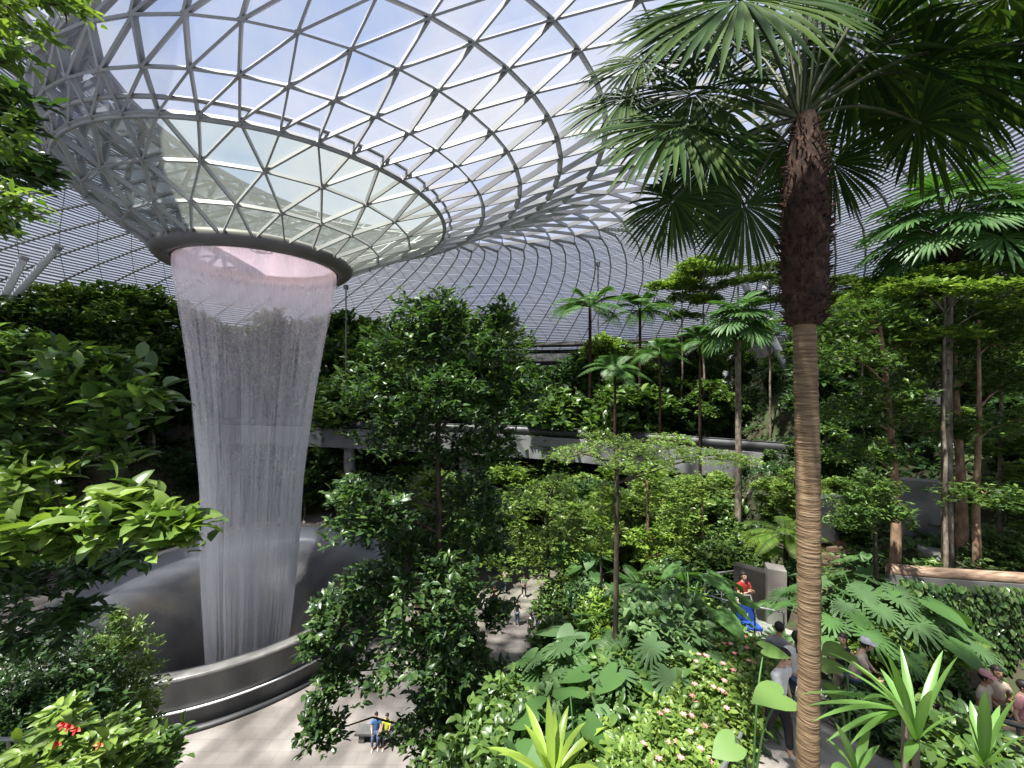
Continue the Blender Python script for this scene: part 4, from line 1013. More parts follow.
def make_person(label, loc, rz, shirt, legs, h=1.65, pose='stand', arms=('down', 'down'), near=False, skin=None, hair='short', legs_kind='trousers', hat=None, shoe='white', group=None, head_tilt=0.0, lean=0.0):
    S = h / 1.7; skin = skin or SKIN
    root = empty('person', loc, rz, label, 'person', group, s=S)
    sit = pose == 'sit'
    hz = .5 if sit else .92
    ly = -lean
    sh_z = hz + .5; nk = hz + .56; hd = hz + .70
    ty = lambda z: ly * (z - hz) / .6                     # forward lean of the trunk (towards -y)
    P = {'pel': (0, 0, hz), 'bel': (0, ty(hz + .18), hz + .18), 'che': (0, ty(hz + .36), hz + .36), 'nck': (0, ty(nk), nk), 'hd0': (0, ty(hd) - .01 - head_tilt * .04, hd - .05)}
    chains = [[(*P['pel'], (.15, .11)), (*P['bel'], (.125, .095)), (*P['che'], (.15, .1)), (0, ty(sh_z), sh_z - .02, (.09, .075)), (*P['nck'], .05), (*P['hd0'], .055)]]
    lj = []; aj = []
    for s in (-1, 1):
        if sit: hip, kn, an, to = (s * .09, -.05, hz - .02), (s * .12, -.45, hz + .0), (s * .12, -.47, .08), (s * .13, -.62, .03)
        else:
            st_ = {'stand': .02, 'walk': .16 * s}.get(pose, .02)
            hip, kn, an, to = (s * .09, 0, hz - .06), (s * .1, -st_ * .6 - .02, .49), (s * .1, -st_ + (.06 if st_ < 0 else 0) + .02, .08), (s * .11, -st_ - .12, .03)
        lj.append((hip, kn, an, to))
        sh = (s * .175, ty(sh_z), sh_z - .04); a_ = arms[0 if s < 0 else 1]
        if a_ == 'down': el, wr_, ti = (s * .225, ty(sh_z) * .6 + .03, sh_z - .31), (s * .235, ty(sh_z) * .5 - .05, sh_z - .55), (s * .225, -.09, sh_z - .7)
        elif a_ == 'phone': el, wr_, ti = (s * .22, ty(sh_z) - .08, sh_z - .29), (s * .09, ty(sh_z) - .28, sh_z - .15), (s * .04, ty(sh_z) - .33, sh_z - .06)
        elif a_ == 'hip': el, wr_, ti = (s * .31, ty(sh_z) + .04, sh_z - .27), (s * .2, ty(sh_z) - .08, sh_z - .45), (s * .12, -.13, sh_z - .47)
        else: el, wr_, ti = (s * .21, ty(sh_z) - .12, sh_z - .27), (s * .14, -.36, sh_z - .36), (s * .12, -.47, sh_z - .36)
        aj.append((sh, el, wr_, ti))
        chains.append([(*P['pel'], (.15, .11)), (*hip, .092), (*[(a + b_) / 2 for a, b_ in zip(hip, kn)], .078), (*kn, .055), (*[(a * .62 + b_ * .38) for a, b_ in zip(kn, an)], .055), (*an, .036), (*to, .034)])
        chains.append([(0, ty(sh_z), sh_z - .02, (.09, .075)), (*sh, .058), (*[(a + b_) / 2 for a, b_ in zip(sh, el)], .046), (*el, .038), (*[(a * .6 + b_ * .4) for a, b_ in zip(el, wr_)], .036), (*wr_, .025)])
    H = np.array([P['hd0'][0], P['hd0'][1] - .015, hd + .02])
    ex = [ball(H, (.075, .092, .112), 18, 12), ball(H + (0, -.03, -.06), (.055, .06, .055)), ball(H + (0, -.095, -.012), (.014, .02, .022), 8, 6),
          ball(H + (.076, .0, -.01), (.012, .02, .032), 8, 6), ball(H + (-.076, .0, -.01), (.012, .02, .032), 8, 6), ball(H + (0, -.088, -.055), (.025, .012, .01), 8, 6)]
    fm = MB()
    for (sh, el, wr_, ti), s in zip(aj, (-1, 1)):
        wv, tv = np.array(wr_), np.array(ti); d = nrm(tv - wv); sd = nrm(np.cross(d, (s * .9, .3, .2))); nn = np.cross(d, sd)
        if near:
            hm = MB(); tube(hm, [wv - d * .01, wv + d * .03, wv + d * .085], [.024, .036, .038], 10, sq=.5)
            ex_ = []
            for q, (o_, l) in enumerate(((-.03, .065), (-.01, .078), (.011, .074), (.03, .058))):
                b0 = wv + d * .08 + sd * o_
                tube(hm, [b0 - d * .02, b0 + d * l * .5 + nn * .008 * s, b0 + d * l * .85 + nn * .028 * s], [.0105, .0095, .008], 6)
            b0 = wv + d * .025 + sd * -.032
            tube(hm, [b0, b0 + d * .03 - sd * .022, b0 + d * .065 - sd * .025 + nn * .012 * s], [.013, .011, .008], 6)
            for v, f in zip(hm.v, hm.f):
                vv = np.concatenate(hm.v)
            T = []
            off = 0
            for v, f in zip(hm.v, hm.f):
                f = f - off if False else f
                T.append(f if f.shape[1] == 3 else np.concatenate([f[:, [0, 1, 2]], f[:, [0, 2, 3]]]))
            ex.append((np.concatenate(hm.v), np.concatenate(T)))
        else:
            ex.append(ball(wv + d * .06, (.028, .028, .06)))
    body = skin_mesh(chains, .0105 if near else .02, ex)
    body.materials.clear()
    for m_ in (skin, EYE, LIP, CLOTH[shoe]): body.materials.append(m_)
    n = len(body.polygons); c = np.empty(n * 3, np.float32); body.polygons.foreach_get('center', c); c = c.reshape(-1, 3)
    mi = np.zeros(n, np.int32)
    for s in (-1, 1): mi[np.linalg.norm((c - (H + (s * .031, -.082, .012))) / (1.3, 1, .8), axis=1) < .014] = 1
    mi[np.linalg.norm((c - (H + (0, -.095, -.056))) / (2.2, 1.5, .8), axis=1) < .011] = 2
    mi[c[:, 2] < .085] = 3
    body.polygons.foreach_set('material_index', mi); body.polygons.foreach_set('use_smooth', np.ones(n, bool))
    link('body', body, root)
    # clothes
    g_ = .016
    tp = [[(0, 0, hz - .02, (.165 + g_, .125 + g_)), (*P['bel'], (.135 + g_, .105 + g_)), (*P['che'], (.155 + g_, .105 + g_)), (0, ty(sh_z), sh_z - .015, (.092 + g_, .078 + g_)), (0, ty(nk), nk - .005, .062)]]
    for sh, el, wr_, ti in aj:
        k_ = [(a * .35 + b_ * .65) for a, b_ in zip(sh, el)]
        tp.append([(0, ty(sh_z), sh_z - .015, (.092 + g_, .078 + g_)), (*sh, .062 + g_), (*k_, .056 + g_)])
    sm = skin_mesh(tp, .02 if near else .03); sm.materials.clear(); sm.materials.append(CLOTH[shirt]); link('shirt', sm, root)
    if legs_kind == 'trousers':
        lg = []
        for hip, kn, an, to in lj:
            lg.append([(0, 0, hz + .02, (.158, .12)), (*hip, .105), (*[(a + b_) / 2 for a, b_ in zip(hip, kn)], .095), (*kn, .074), (*[a * .15 + b_ * .85 for a, b_ in zip(kn, an)], .06)])
        lm = skin_mesh(lg, .02 if near else .03); nm = 'trousers'
    else:
        mb = MB(); lathe(mb, [(.135, hz + .08), (.17, hz - .05), (.24, .55), (.27, .42), (.25, .42)], seg=24); lm = mb.mesh('skirt', []); nm = 'skirt'
    lm.materials.clear(); lm.materials.append(CLOTH[legs]); link(nm, lm, root)
    # hair: a cap that leaves the face free
    V, T = ball(H + (0, .012, .018), (.088, .1, .108), 24, 16)
    keep = ~((V[T].mean(1)[:, 1] < H[1] - .035) & (V[T].mean(1)[:, 2] < H[2] + .055))
    keep &= V[T].mean(1)[:, 2] > H[2] - (.085 if hair != 'short' else .05)
    mb = MB(); mb.add(V, T[keep])
    if hair == 'long': tube(mb, [H + (0, .06, .02), H + (0, .09, -.1), H + (0, .1, -.26)], [.075, .075, .04], 12, sq=.6)
    if hair == 'bun': v, f = ball(H + (0, .11, .06), .04); mb.add(v, f)
    mb.build('hair', HAIR, root)
    if hat:
        mb = MB(); lathe(mb, [(.1, H[2] + .055), (.097, H[2] + .09), (.075, H[2] + .135), (.01, H[2] + .145)], c=(H[0], H[1] + .01), seg=20)
        V = mb.v[0]; a = np.linspace(-1, 1, 9)
        mb.add(np.vstack([np.stack([H[0] + .1 * np.sin(a), H[1] + .01 - .1 * np.cos(a), np.full(9, H[2] + .06)], -1), np.stack([H[0] + .11 * np.sin(a), H[1] - .07 - .1 * np.cos(a), np.full(9, H[2] + .045)], -1)]),
               np.stack([np.arange(8), np.arange(1, 9), np.arange(10, 18), np.arange(9, 17)], -1))
        mb.build('cap', CLOTH[hat], root)
    return root
def ppl(px, py_head, Y, h, z=None):
    p = at(px, py_head, Y); gz = p[2] - h if z is None else z
    return (p[0], p[1], gz)
def surf(x, y):
    P = np.vstack([PATH, PATH2]); d = np.hypot(P[:, 0] - x, P[:, 1] - y); return float(P[d.argmin(), 2])
def on_path(px, Y): x = (px - 512) / F * Y; return (x, Y, surf(x, Y))
make_person('person in a loose white shirt and black trousers walking beside the big palm trunk', on_path(777, 6.2), .5, 'white', 'black', 1.66, 'walk', ('fwd', 'down'), True, hair='bun', lean=.08)
make_person('person in a white top with long dark hair, partly behind the palm trunk', on_path(797, 7.4), 2.7, 'white', 'denim', 1.6, 'stand', ('down', 'phone'), True, hair='long')
make_person('person with brown hair in grey, just behind the white-shirted walker', on_path(779, 7.9), 2.2, 'grey', 'beige', 1.62, 'stand', ('down', 'down'), True, skin=SKIN2)
make_person('person with a pale cap leaning toward a companion right of the palm trunk', on_path(853, 8.25), .9, 'beige', 'denim', 1.68, 'stand', ('fwd', 'fwd'), True, hat='white', lean=.16)
make_person('dark-haired person in black facing the capped companion', on_path(843, 8.5), -.9, 'black', 'beige', 1.6, 'stand', ('phone', 'down'), True, hair='long')
make_person('person in a red top standing behind the glass balustrade', on_path(743, 11.4), .2, 'red', 'beige', 1.62, 'stand', ('phone', 'phone'), True, hair='long')
make_person('person in beige with a pink cap behind the wire fence at right', on_path(984, 7.9), .5, 'beige', 'denim', 1.62, 'stand', ('down', 'phone'), True, skin=SKIN2, hat='pink')
make_person('dark-haired person in a beige top right of the pink cap', on_path(996, 8.05), -.3, 'beige', 'black', 1.66, 'walk', ('fwd', 'down'), True, skin=SKIN2)
make_person('person in pink at the right edge behind the wire fence', on_path(1022, 7.75), .4, 'pink', 'denim', 1.6, 'stand', ('down', 'down'), True)
# plaza
bn = empty('stone_bench', (at(380, 0, 17.9)[0], 18.0, 0), label='low dark stone bench on the plaza below the tall tree', cat='bench')
b = MB(); box(b, (-1.1, -.25, .36), (1.1, .3, .46)); b.build('seat', M['concrete_dark'], bn, smooth=False)
for sx in (-.8, .8):
    b = MB(); box(b, (sx - .12, -.2, 0), (sx + .12, .25, .36)); b.build('leg', M['concrete_dark'], bn, smooth=False)
make_person('seated person in light blue on the plaza bench', (at(376, 0, 17.9)[0], 17.95, -.02), .2, 'blue', 'denim', 1.66, 'sit', ('fwd', 'fwd'), hair='long')
make_person('seated person in yellow-green beside the one in light blue', (at(387, 0, 17.9)[0], 17.95, -.02), -.3, 'yellow', 'black', 1.6, 'sit', ('fwd', 'fwd'))
CR = [(484, 27, 'white', 'denim', 'person in a white shirt at the left end of the plaza crowd'), (494, 28.5, 'red', 'black', 'person in red among the plaza crowd'), (517, 26.5, 'black', 'denim', 'person in black in front of the plaza crowd'),
      (531, 25.0, 'white', 'beige', 'person in white with beige trousers in the plaza crowd'), (538, 25.8, 'pink', 'denim', 'person in pink in the plaza crowd'), (524, 30, 'grey', 'black', 'person in grey at the back of the plaza crowd'),
      (541, 23.6, 'black', 'black', 'person all in black nearest in the plaza crowd'), (505, 31, 'beige', 'denim', 'person in beige at the back left of the plaza crowd'), (553, 24.6, 'beige', 'black', 'person in beige and black at the right end of the plaza crowd'), (560, 29.5, 'blue', 'beige', 'person in blue at the back right of the plaza crowd')]
for q, (px, Y, s, l, lab) in enumerate(CR):
    make_person(lab, ((px - 512) / F * Y, Y, 0), q * 1.3, s, l, 1.6 + .03 * (q % 5), ('stand', 'walk')[q % 2], (('down', 'phone', 'fwd')[q % 3], 'down'), skin=(SKIN, SKIN2)[q % 2], hair=('short', 'long')[q % 2])
protos = [make_person('person in dark clothes among the onlookers behind the basin', (0, 0, 0), 0, s, l, 1.65, 'stand', ('down', a), hair=hr) for s, l, a, hr in (('black', 'denim', 'phone', 'short'), ('grey', 'black', 'down', 'long'))]
protos2 = [make_person('person in a pale top among the onlookers behind the basin', (0, 0, 0), 0, s, l, 1.65, 'stand', ('down', a), hair=hr) for s, l, a, hr in (('white', 'denim', 'phone', 'long'), ('beige', 'black', 'down', 'short'))]
def copy_tree(o, parent=None):
    c = o.copy(); COL.objects.link(c)
    if parent is not None: c.parent = parent
    for ch in o.children: copy_tree(ch, c)
    return c
used = set()
for q, px in enumerate((196, 206, 224, 238, 247, 259, 268, 279, 291, 304, 316, 327, 338, 352)):
    src = (protos, protos2)[q % 2][(q // 2) % 2]
    o = src if id(src) not in used else copy_tree(src)
    used.add(id(src)); Y = 40.5 + (q * 7 % 5) * .7
    o.location = ((px - 512) / F * Y, Y, 0); o.rotation_euler.z = (q * 1.1) % 1.4 - .7
    o['group'] = ('onlookers in dark clothes', 'onlookers in pale tops')[q % 2]
# ------------------------------------------------------------------ kinds
K = {}
LM, LB, LD, LY, LG = M['leaf_mid'], M['leaf_bright'], M['leaf_dark'], M['leaf_yellow'], M['leaf_grey']
BG_, BD, BT = M['bark_grey'], M['bark_dark'], M['bark_tan']
K['forest_a'] = (10, tree_kind(10, round_crown(10, 5.5, 9, .3), .42, 900, (LM, BG_), T_OVAL, .16, 7))
K['forest_b'] = (10, tree_kind(10, round_crown(10, 4.5, 10, .25), .36, 1000, (LD, BD), T_LANCE, .15, 8, wid=1.3))
K['forest_c'] = (9, tree_kind(9, round_crown(9, 6, 9, .4), .3, 1300, (LM, BT), T_SMALL, .14, 8, flat=True))
K['forest_d'] = (10, tree_kind(10, round_crown(10, 5, 9, .35), .34, 1000, (LB, BG_), T_OVAL, .14, 7))
K['umbrella'] = (13, tree_kind(13, [(0, 0, 12.6, 1.3, .3), (1.5, .3, 12.2, 1.1, .28), (-1.4, -.2, 12.0, 1.2, .28), (.3, 1.4, 12.1, 1.1, .28), (-.2, -1.4, 11.7, 1.1, .28), (1.2, -1, 11.2, .9, .25), (-1.2, .9, 11.0, .9, .25), (0, 0, 10.2, 1.2, .3)], .2, 1200, (LB, BG_), T_LITTLE, .09, 8, flat=True))
K['understorey'] = (4, tree_kind(4, round_crown(4, 2.6, 8, .3), .2, 900, (LM, BG_), T_OVAL, .06, 7))
K['understorey_b'] = (4, tree_kind(4, round_crown(4, 2.4, 8, .25), .17, 1000, (LB, BD), T_SMALL, .06, 8, flat=True))
K['understorey_d'] = (4, tree_kind(4, round_crown(4, 2.6, 8, .25), .19, 900, (LD, BD), T_LANCE, .06, 8, wid=1.3))
K['bush_mid'] = (1.2, bush_kind(1.7, 1.2, 520, .13, LM, T_OVAL))
K['bush_dark'] = (1.2, bush_kind(1.7, 1.2, 520, .14, LD, T_LANCE, droop=.2))
K['bush_bright'] = (1.1, bush_kind(1.6, 1.1, 520, .11, LB, T_OVAL))
K['bush_yellow'] = (1.0, bush_kind(1.5, 1.0, 460, .11, LY, T_SMALL))
K['bush_grey'] = (1.1, bush_kind(1.6, 1.1, 460, .15, LG, T_OVAL))
K['bush_flower'] = (.65, bush_kind(.95, .65, 420, .07, LB, T_OVAL, flower=M['flower_pink']))
K['bush_small'] = (.65, bush_kind(.95, .65, 420, .075, LB, T_OVAL))
K['ear'] = (1.35, bigleaf_kind(13, .62, 1.3, M['ear_leaf'], T_HEART, .95))
K['ear_grey'] = (1.3, bigleaf_kind(12, .55, 1.25, M['leaf_grey'], T_HEART, .95))
K['monstera'] = (1.2, bigleaf_kind(18, .5, 1.15, M['leaf_grey'], T_MONST, 1.0))
K['monstera_g'] = (1.2, bigleaf_kind(18, .48, 1.15, M['ear_leaf'], T_MONST, 1.0))
K['fern'] = (.8, fern_kind(14, 1.1, M['leaf_bright'], .2, 0, .45, 24))
K['fern_dark'] = (.8, fern_kind(14, 1.1, M['leaf_mid'], .2, 0, .45, 24))
K['tree_fern'] = (2.4, fern_kind(14, 1.5, M['leaf_yellow'], .34, 2.0, .5, 26, elev=(5, 55)))
K['feather'] = (12.0, fern_kind(15, 2.2, M['palm_light'], .62, 10.6, .55, 30, .7, (5, 75)))
K['cycad'] = (1.0, fern_kind(16, 1.3, M['palm_light'], .3, .2, .35, 30, .6, (20, 80)))
K['fan'] = (15.0, small_palm_kind(13.7, 1.2, 18, 1.25, M['palm_light'], .19, 28, 3))
K['fan_b'] = (10.6, small_palm_kind(9.3, 1.4, 30, .95, M['palm_light'], .13, 40, 5))
K['strap'] = (.9, strap_kind(16, 1.0, .055, M['leaf_yellow'], .15, .3))
K['strap_g'] = (.9, strap_kind(15, .95, .06, M['leaf_bright'], .2, .28))
NAME = dict(forest_a=('forest_tree', 'tree'), forest_b=('forest_tree', 'tree'), forest_c=('forest_tree', 'tree'), forest_d=('forest_tree', 'tree'), umbrella=('umbrella_tree', 'tree'), understorey=('small_tree', 'tree'), understorey_b=('small_tree', 'tree'),
    understorey_d=('small_tree', 'tree'), bush_mid=('bush', 'bush'), bush_dark=('bush', 'bush'), bush_bright=('bush', 'bush'), bush_yellow=('bush', 'bush'), bush_grey=('bush', 'bush'), bush_flower=('flowering_bush', 'bush'), bush_small=('bush', 'bush'), ear=('elephant_ear_plant', 'plant'),
    ear_grey=('elephant_ear_plant', 'plant'), monstera=('monstera', 'plant'), monstera_g=('monstera', 'plant'), fern=('fern', 'fern'), fern_dark=('fern', 'fern'), tree_fern=('tree_fern', 'fern'), feather=('feather_palm', 'palm'), cycad=('cycad', 'plant'),
    fan=('small_fan_palm', 'palm'), fan_b=('small_fan_palm', 'palm'), strap=('strap_leaf_plant', 'plant'), strap_g=('strap_leaf_plant', 'plant'))
cnt = 0
def plant(kind, px, Y, top, label, group=None, wide=1.0, sink=0.0, z=None):
    """a plant Y metres away whose top shows at photo row `top`"""
    global cnt; cnt += 1
    H, parts = K[kind]; x = (px - 512) / F * Y
    gz = (float(ground_z(x, Y)) if z is None else z) - .05 - sink
    zt = 16 + (384 - top) / F * Y
    s = max((zt - gz) / H, .35)
    if H < 3: s = min(max(s, .7), 1.3); gz = zt - s * H
    n_, c_ = NAME[kind]
    return inst(n_, parts, (x, Y, gz), label, c_, group, (cnt * 2.4) % 6.28, (s * wide, s * wide, s))

# forest bank behind the waterfall and to the left
def row(kinds, xs_, Y, tops, label, group, wide=1.0, jit=1.5):
    for q, px in enumerate(xs_):
        yy = Y + jit * math.sin(q * 2.1)
        u = (px - 512) / F                               # keep inside the round back wall
        A = 1 + u * u; Bq = 2 * u - 31.5; yy = min(yy, (-Bq + math.sqrt(Bq * Bq - A * (4 + 31.5**2 - (42.5 - max(0, 54 - Y) * .45)**2))) / A)
        plant(kinds[q % len(kinds)], px, yy, tops[q % len(tops)] + 6 * math.sin(q * 3.3), label, group, wide)
row(['forest_b', 'forest_a', 'forest_c'], range(-60, 185, 30), 54, [302, 292, 312, 298], 'tall dark tree at the top of the forest bank left of the waterfall', 'upper forest left of the waterfall', 1.0)
row(['forest_a', 'forest_b', 'forest_d'], range(-50, 190, 34), 48, [360, 345, 372, 352], 'leafy tree halfway up the forest bank left of the waterfall', 'middle forest left of the waterfall', 1.2)
row(['understorey_d', 'understorey', 'understorey_d'], range(0, 200, 24), 44.5, [455, 468, 448], 'low dark tree at the foot of the forest bank left of the waterfall', 'lower forest left of the waterfall', 1.2, .8)
row(['forest_b', 'forest_c', 'forest_a'], range(205, 345, 34), 56, [318, 330, 312, 325], 'tall dark tree on the forest bank seen through the waterfall', 'forest seen through the waterfall', 1.0)
row(['understorey_d', 'understorey'], range(215, 340, 30), 47.8, [440, 452], 'low dark tree under the bridge behind the waterfall', 'low trees behind the waterfall', 1.2, .4)
row(['forest_b', 'forest_a', 'forest_c'], range(340, 500, 30), 54, [312, 322, 330, 318], 'tall dark tree between the waterfall and the far terraces', 'forest right of the waterfall', 1.0)
row(['forest_a', 'forest_b'], range(350, 560, 36), 48, [378, 392, 370], 'leafy tree above the bridge behind the tall dark tree', 'trees above the bridge', 1.1)
row(['understorey_d', 'understorey', 'understorey_b'], range(380, 600, 26), 36, [478, 492, 470], 'low tree in the shade under the bridge behind the plaza', 'trees under the bridge', 1.25, 1.0)
row(['forest_b', 'forest_d', 'forest_a', 'forest_c'], range(580, 800, 27), 46, [352, 338, 362, 345, 330], 'leafy tree on the hill above the bridge, left of the big palm trunk', 'upper forest left of the palm trunk', 1.0)
row(['forest_a', 'forest_b', 'understorey'], range(560, 800, 30), 40.5, [392, 405, 385], 'leafy tree right behind the bridge railing, left of the big palm trunk', 'forest behind the bridge railing', 1.1, 1.0)
row(['understorey_d', 'understorey', 'understorey_b'], range(600, 800, 24), 29.5, [482, 494, 476], 'low tree in the shade under the right end of the bridge', 'trees under the right end of the bridge', 1.2, .8)
row(['forest_c', 'forest_d', 'forest_a'], range(815, 1060, 30), 31, [292, 306, 284, 276], 'tree at the top of the right-hand forest slope', 'upper forest on the right slope', 1.0)
row(['forest_b', 'forest_a', 'forest_d', 'forest_c'], range(820, 1070, 34), 24, [345, 360, 335, 350], 'leafy tree halfway up the right-hand forest slope', 'middle forest on the right slope', 1.1)
row(['understorey', 'understorey_d', 'understorey_b'], range(825, 1060, 28), 18.5, [425, 412, 436, 402], 'small tree low on the right-hand forest slope', 'lower forest on the right slope', 1.2, 1.0)

# landmarks of the background
plant('fan', 738, 19, 300, 'fan palm with a thin tall trunk left of the big palm trunk', wide=1.0)
plant('fan_b', 948, 11.4, 186, 'light green fan palm standing behind the big palm at right')
plant('fan_b', 1085, 10.5, 165, 'fan palm cut off by the right edge')
plant('feather', 590, 42, 276, 'feather palm standing highest above the far terraces')
plant('feather', 640, 40, 284, 'light feather palm right of the highest feather palm')
plant('feather', 660, 34, 330, 'lower feather palm halfway down the slope, left of the thin-trunked fan palm')
plant('feather', 615, 34, 345, 'feather palm leaning over the bridge, leftmost of the lower ones')
plant('feather', 700, 32, 318, 'feather palm just left of the thin-trunked fan palm')
plant('umbrella', 704, 40, 256, 'light green umbrella-crowned tree left of the slanted white column')
plant('umbrella', 682, 42, 274, 'lower umbrella-crowned tree left of its taller neighbour')
plant('umbrella', 770, 36, 262, 'umbrella-crowned tree between the white column and the big palm trunk')
plant('umbrella', 840, 30, 275, 'umbrella-crowned tree just right of the big palm trunk')
plant('umbrella', 893, 12.6, 272, 'flat-crowned tree under the light green fan palm')
plant('umbrella', 945, 10.8, 264, 'flat-crowned tree standing just in front of the light green fan palm trunk')
plant('umbrella', 1000, 12.2, 256, 'flat-crowned tree at the right edge, just right of the light green fan palm trunk')
plant('umbrella', 862, 22, 290, 'flat-crowned tree right of the palm crown shaft', wide=.9)
plant('forest_d', 60, 39, 286, 'light green tree near the slanted columns at far left')
plant('forest_a', 120, 42, 288, 'green tree rising beside the waterfall top at left')

# mid distance, around the plaza edge and under the bridge
ms = [('understorey_b', 580, 24, 505, 'small light tree right of the layered tree'), ('understorey', 475, 32, 500, 'small tree behind the tall dark tree at the plaza edge'),
 ('understorey_b', 630, 24, 495, 'small bright tree left of the straight pale trunk'), ('understorey_b', 690, 22, 478, 'bright leafy tree between the two pale trunks'),
 ('understorey', 725, 20, 500, 'small tree behind the yellow-green pale-trunked tree'), ('understorey_b', 770, 19, 478, 'bright small tree left of the big palm trunk'),
 ('understorey_b', 795, 17, 470, 'bright small tree half hidden by the big palm trunk'), ('understorey_b', 838, 17, 478, 'bright small tree above the steps'),
 ('understorey', 855, 15, 505, 'leafy small tree right of the steps'), ('understorey_d', 925, 17.5, 470, 'dark small tree behind the tan trunks'),
 ('understorey_b', 935, 14, 490, 'light layered small tree between the tan trunks'), ('understorey', 1005, 14, 475, 'small tree above the ivy wall at the right edge'),
 ('tree_fern', 786, 14.5, 522, 'yellow-green tree fern left of the big palm trunk'), ('tree_fern', 762, 15.5, 535, 'smaller tree fern beside the landing wall'),
 ('ear', 573, 19, 540, 'elephant-ear plant behind the slender stem, upper'), ('ear', 592, 18, 556, 'elephant-ear plant just left of the young yellow-green tree'),
 ('bush_mid', 560, 17.5, 585, 'bush at the edge of the plaza right of the layered tree trunk'), ('bush_dark', 590, 16.5, 580, 'dark bush below the elephant-ear plants'),
 ('bush_mid', 720, 15, 540, 'bush behind the landing railing'), ('bush_bright', 745, 15.5, 535, 'bright bush behind the landing wall'), ('bush_dark', 695, 15, 560, 'dark bush left of the landing railing'),
 ('bush_mid', 675, 16.5, 560, 'bush above the sandy wall'), ('bush_dark', 800, 14, 560, 'dark hanging bush on the landing wall'), ('cycad', 640, 18, 565, 'small cycad above the sandy wall'),
 ('fern', 628, 16.8, 588, 'fern growing along the sandy wall')]
for k_, px, Y, top, lab in ms: plant(k_, px, Y, top, lab)

# planted bed in the lower middle
bed = [('ear', 690, 9.5, 565, 'large elephant-ear plant at the top of the bed, leaves toward the balustrade'), ('monstera', 655, 9.2, 585, 'grey-green monstera left of the large elephant ear'),
 ('ear_grey', 708, 8.9, 606, 'elephant-ear plant beside the glass balustrade'), ('monstera_g', 690, 8.4, 612, 'bright monstera below the large elephant ear'), ('bush_yellow', 703, 9.4, 600, 'yellow-leaved bush in front of the balustrade'),
 ('ear', 640, 7.8, 640, 'elephant-ear plant in the middle of the bed, broad pale leaves'), ('ear', 612, 8.6, 625, 'elephant-ear plant behind the slender stem, lower'), ('bush_yellow', 620, 9.4, 600, 'yellow-green low bush left of the monstera'),
 ('monstera', 668, 7.4, 632, 'dark-shaded monstera in the middle of the bed'), ('monstera_g', 705, 7.5, 650, 'monstera at the right side of the bed'), ('ear_grey', 585, 9.2, 620, 'grey-leaved elephant ear left of the slender stem'),
 ('bush_mid', 575, 10.5, 618, 'round bush at the left of the bed'), ('bush_dark', 545, 9.8, 662, 'dark bush at the left end of the bed'), ('monstera_g', 560, 8.4, 655, 'monstera at the left end of the bed'),
 ('bush_grey', 590, 7.6, 668, 'grey-green bush low in the bed'), ('fern', 605, 6.8, 690, 'light fern right beside the slender stem'), ('fern_dark', 565, 7.4, 690, 'dark fern at the left of the bed'),
 ('bush_dark', 640, 6.6, 690, 'dark bush in the shade of the middle elephant ear'), ('bush_mid', 670, 6.3, 712, 'leafy bush at the bottom of the bed'), ('bush_bright', 640, 5.8, 735, 'bright bush at the bottom of the bed'),
 ('fern', 625, 5.6, 725, 'grassy fern at the bottom right of the slender stem'), ('bush_dark', 690, 5.9, 740, 'dark bush at the bottom beside the flowering border'), ('ear', 575, 6.2, 712, 'elephant ear with one broad leaf at the bottom'),
 ('strap', 552, 5.6, 715, 'yellow strap-leaved plant at the bottom, left of the slender stem'), ('bush_dark', 520, 8.6, 678, 'dark bush under the tall dark tree, right side'), ('bush_mid', 510, 7.2, 705, 'bush at the bottom under the tall dark tree'),
 ('bush_mid', 530, 6.2, 738, 'bush left of the yellow strap-leaved plant'), ('bush_grey', 665, 8.4, 600, 'grey bush behind the bright monstera'), ('cycad', 615, 7.6, 655, 'cycad behind the slender stem'),
 ('bush_flower', 736, 8.3, 634, 'pink-flowered bush at the top of the border'), ('bush_flower', 738, 7.4, 650, 'pink-flowered bush, second from the top of the border'), ('bush_small', 752, 7.9, 645, 'bright bush next to the path under the balustrade'),
 ('bush_flower', 705, 6.3, 690, 'pink-flowered bush halfway down the border'), ('bush_small', 735, 7.1, 674, 'bright bush beside the end of the low glass railing'), ('bush_flower', 680, 5.6, 722, 'pink-flowered bush low in the border'),
 ('bush_small', 692, 5.6, 735, 'bright bush against the low glass railing'), ('bush_flower', 668, 5.2, 752, 'pink-flowered bush at the very bottom of the border'), ('bush_flower', 712, 6.9, 662, 'pink-flowered bush beside the right-hand monstera'),
 ('bush_small', 716, 6.6, 694, 'small bright bush between two pink-flowered bushes of the border'), ('bush_small', 690, 5.9, 712, 'small bright bush at the left side of the border'), ('bush_small', 664, 5.3, 745, 'small bright bush at the bottom left of the border'),
 ('bush_mid', 655, 6.9, 668, 'leafy bush under the dark-shaded monstera'), ('ear', 628, 7.0, 668, 'elephant ear right of the slender stem, low in the bed'), ('monstera', 600, 8.0, 640, 'grey-green monstera just left of the slender stem')]
for k_, px, Y, top, lab in bed: plant(k_, px, Y, top, lab)

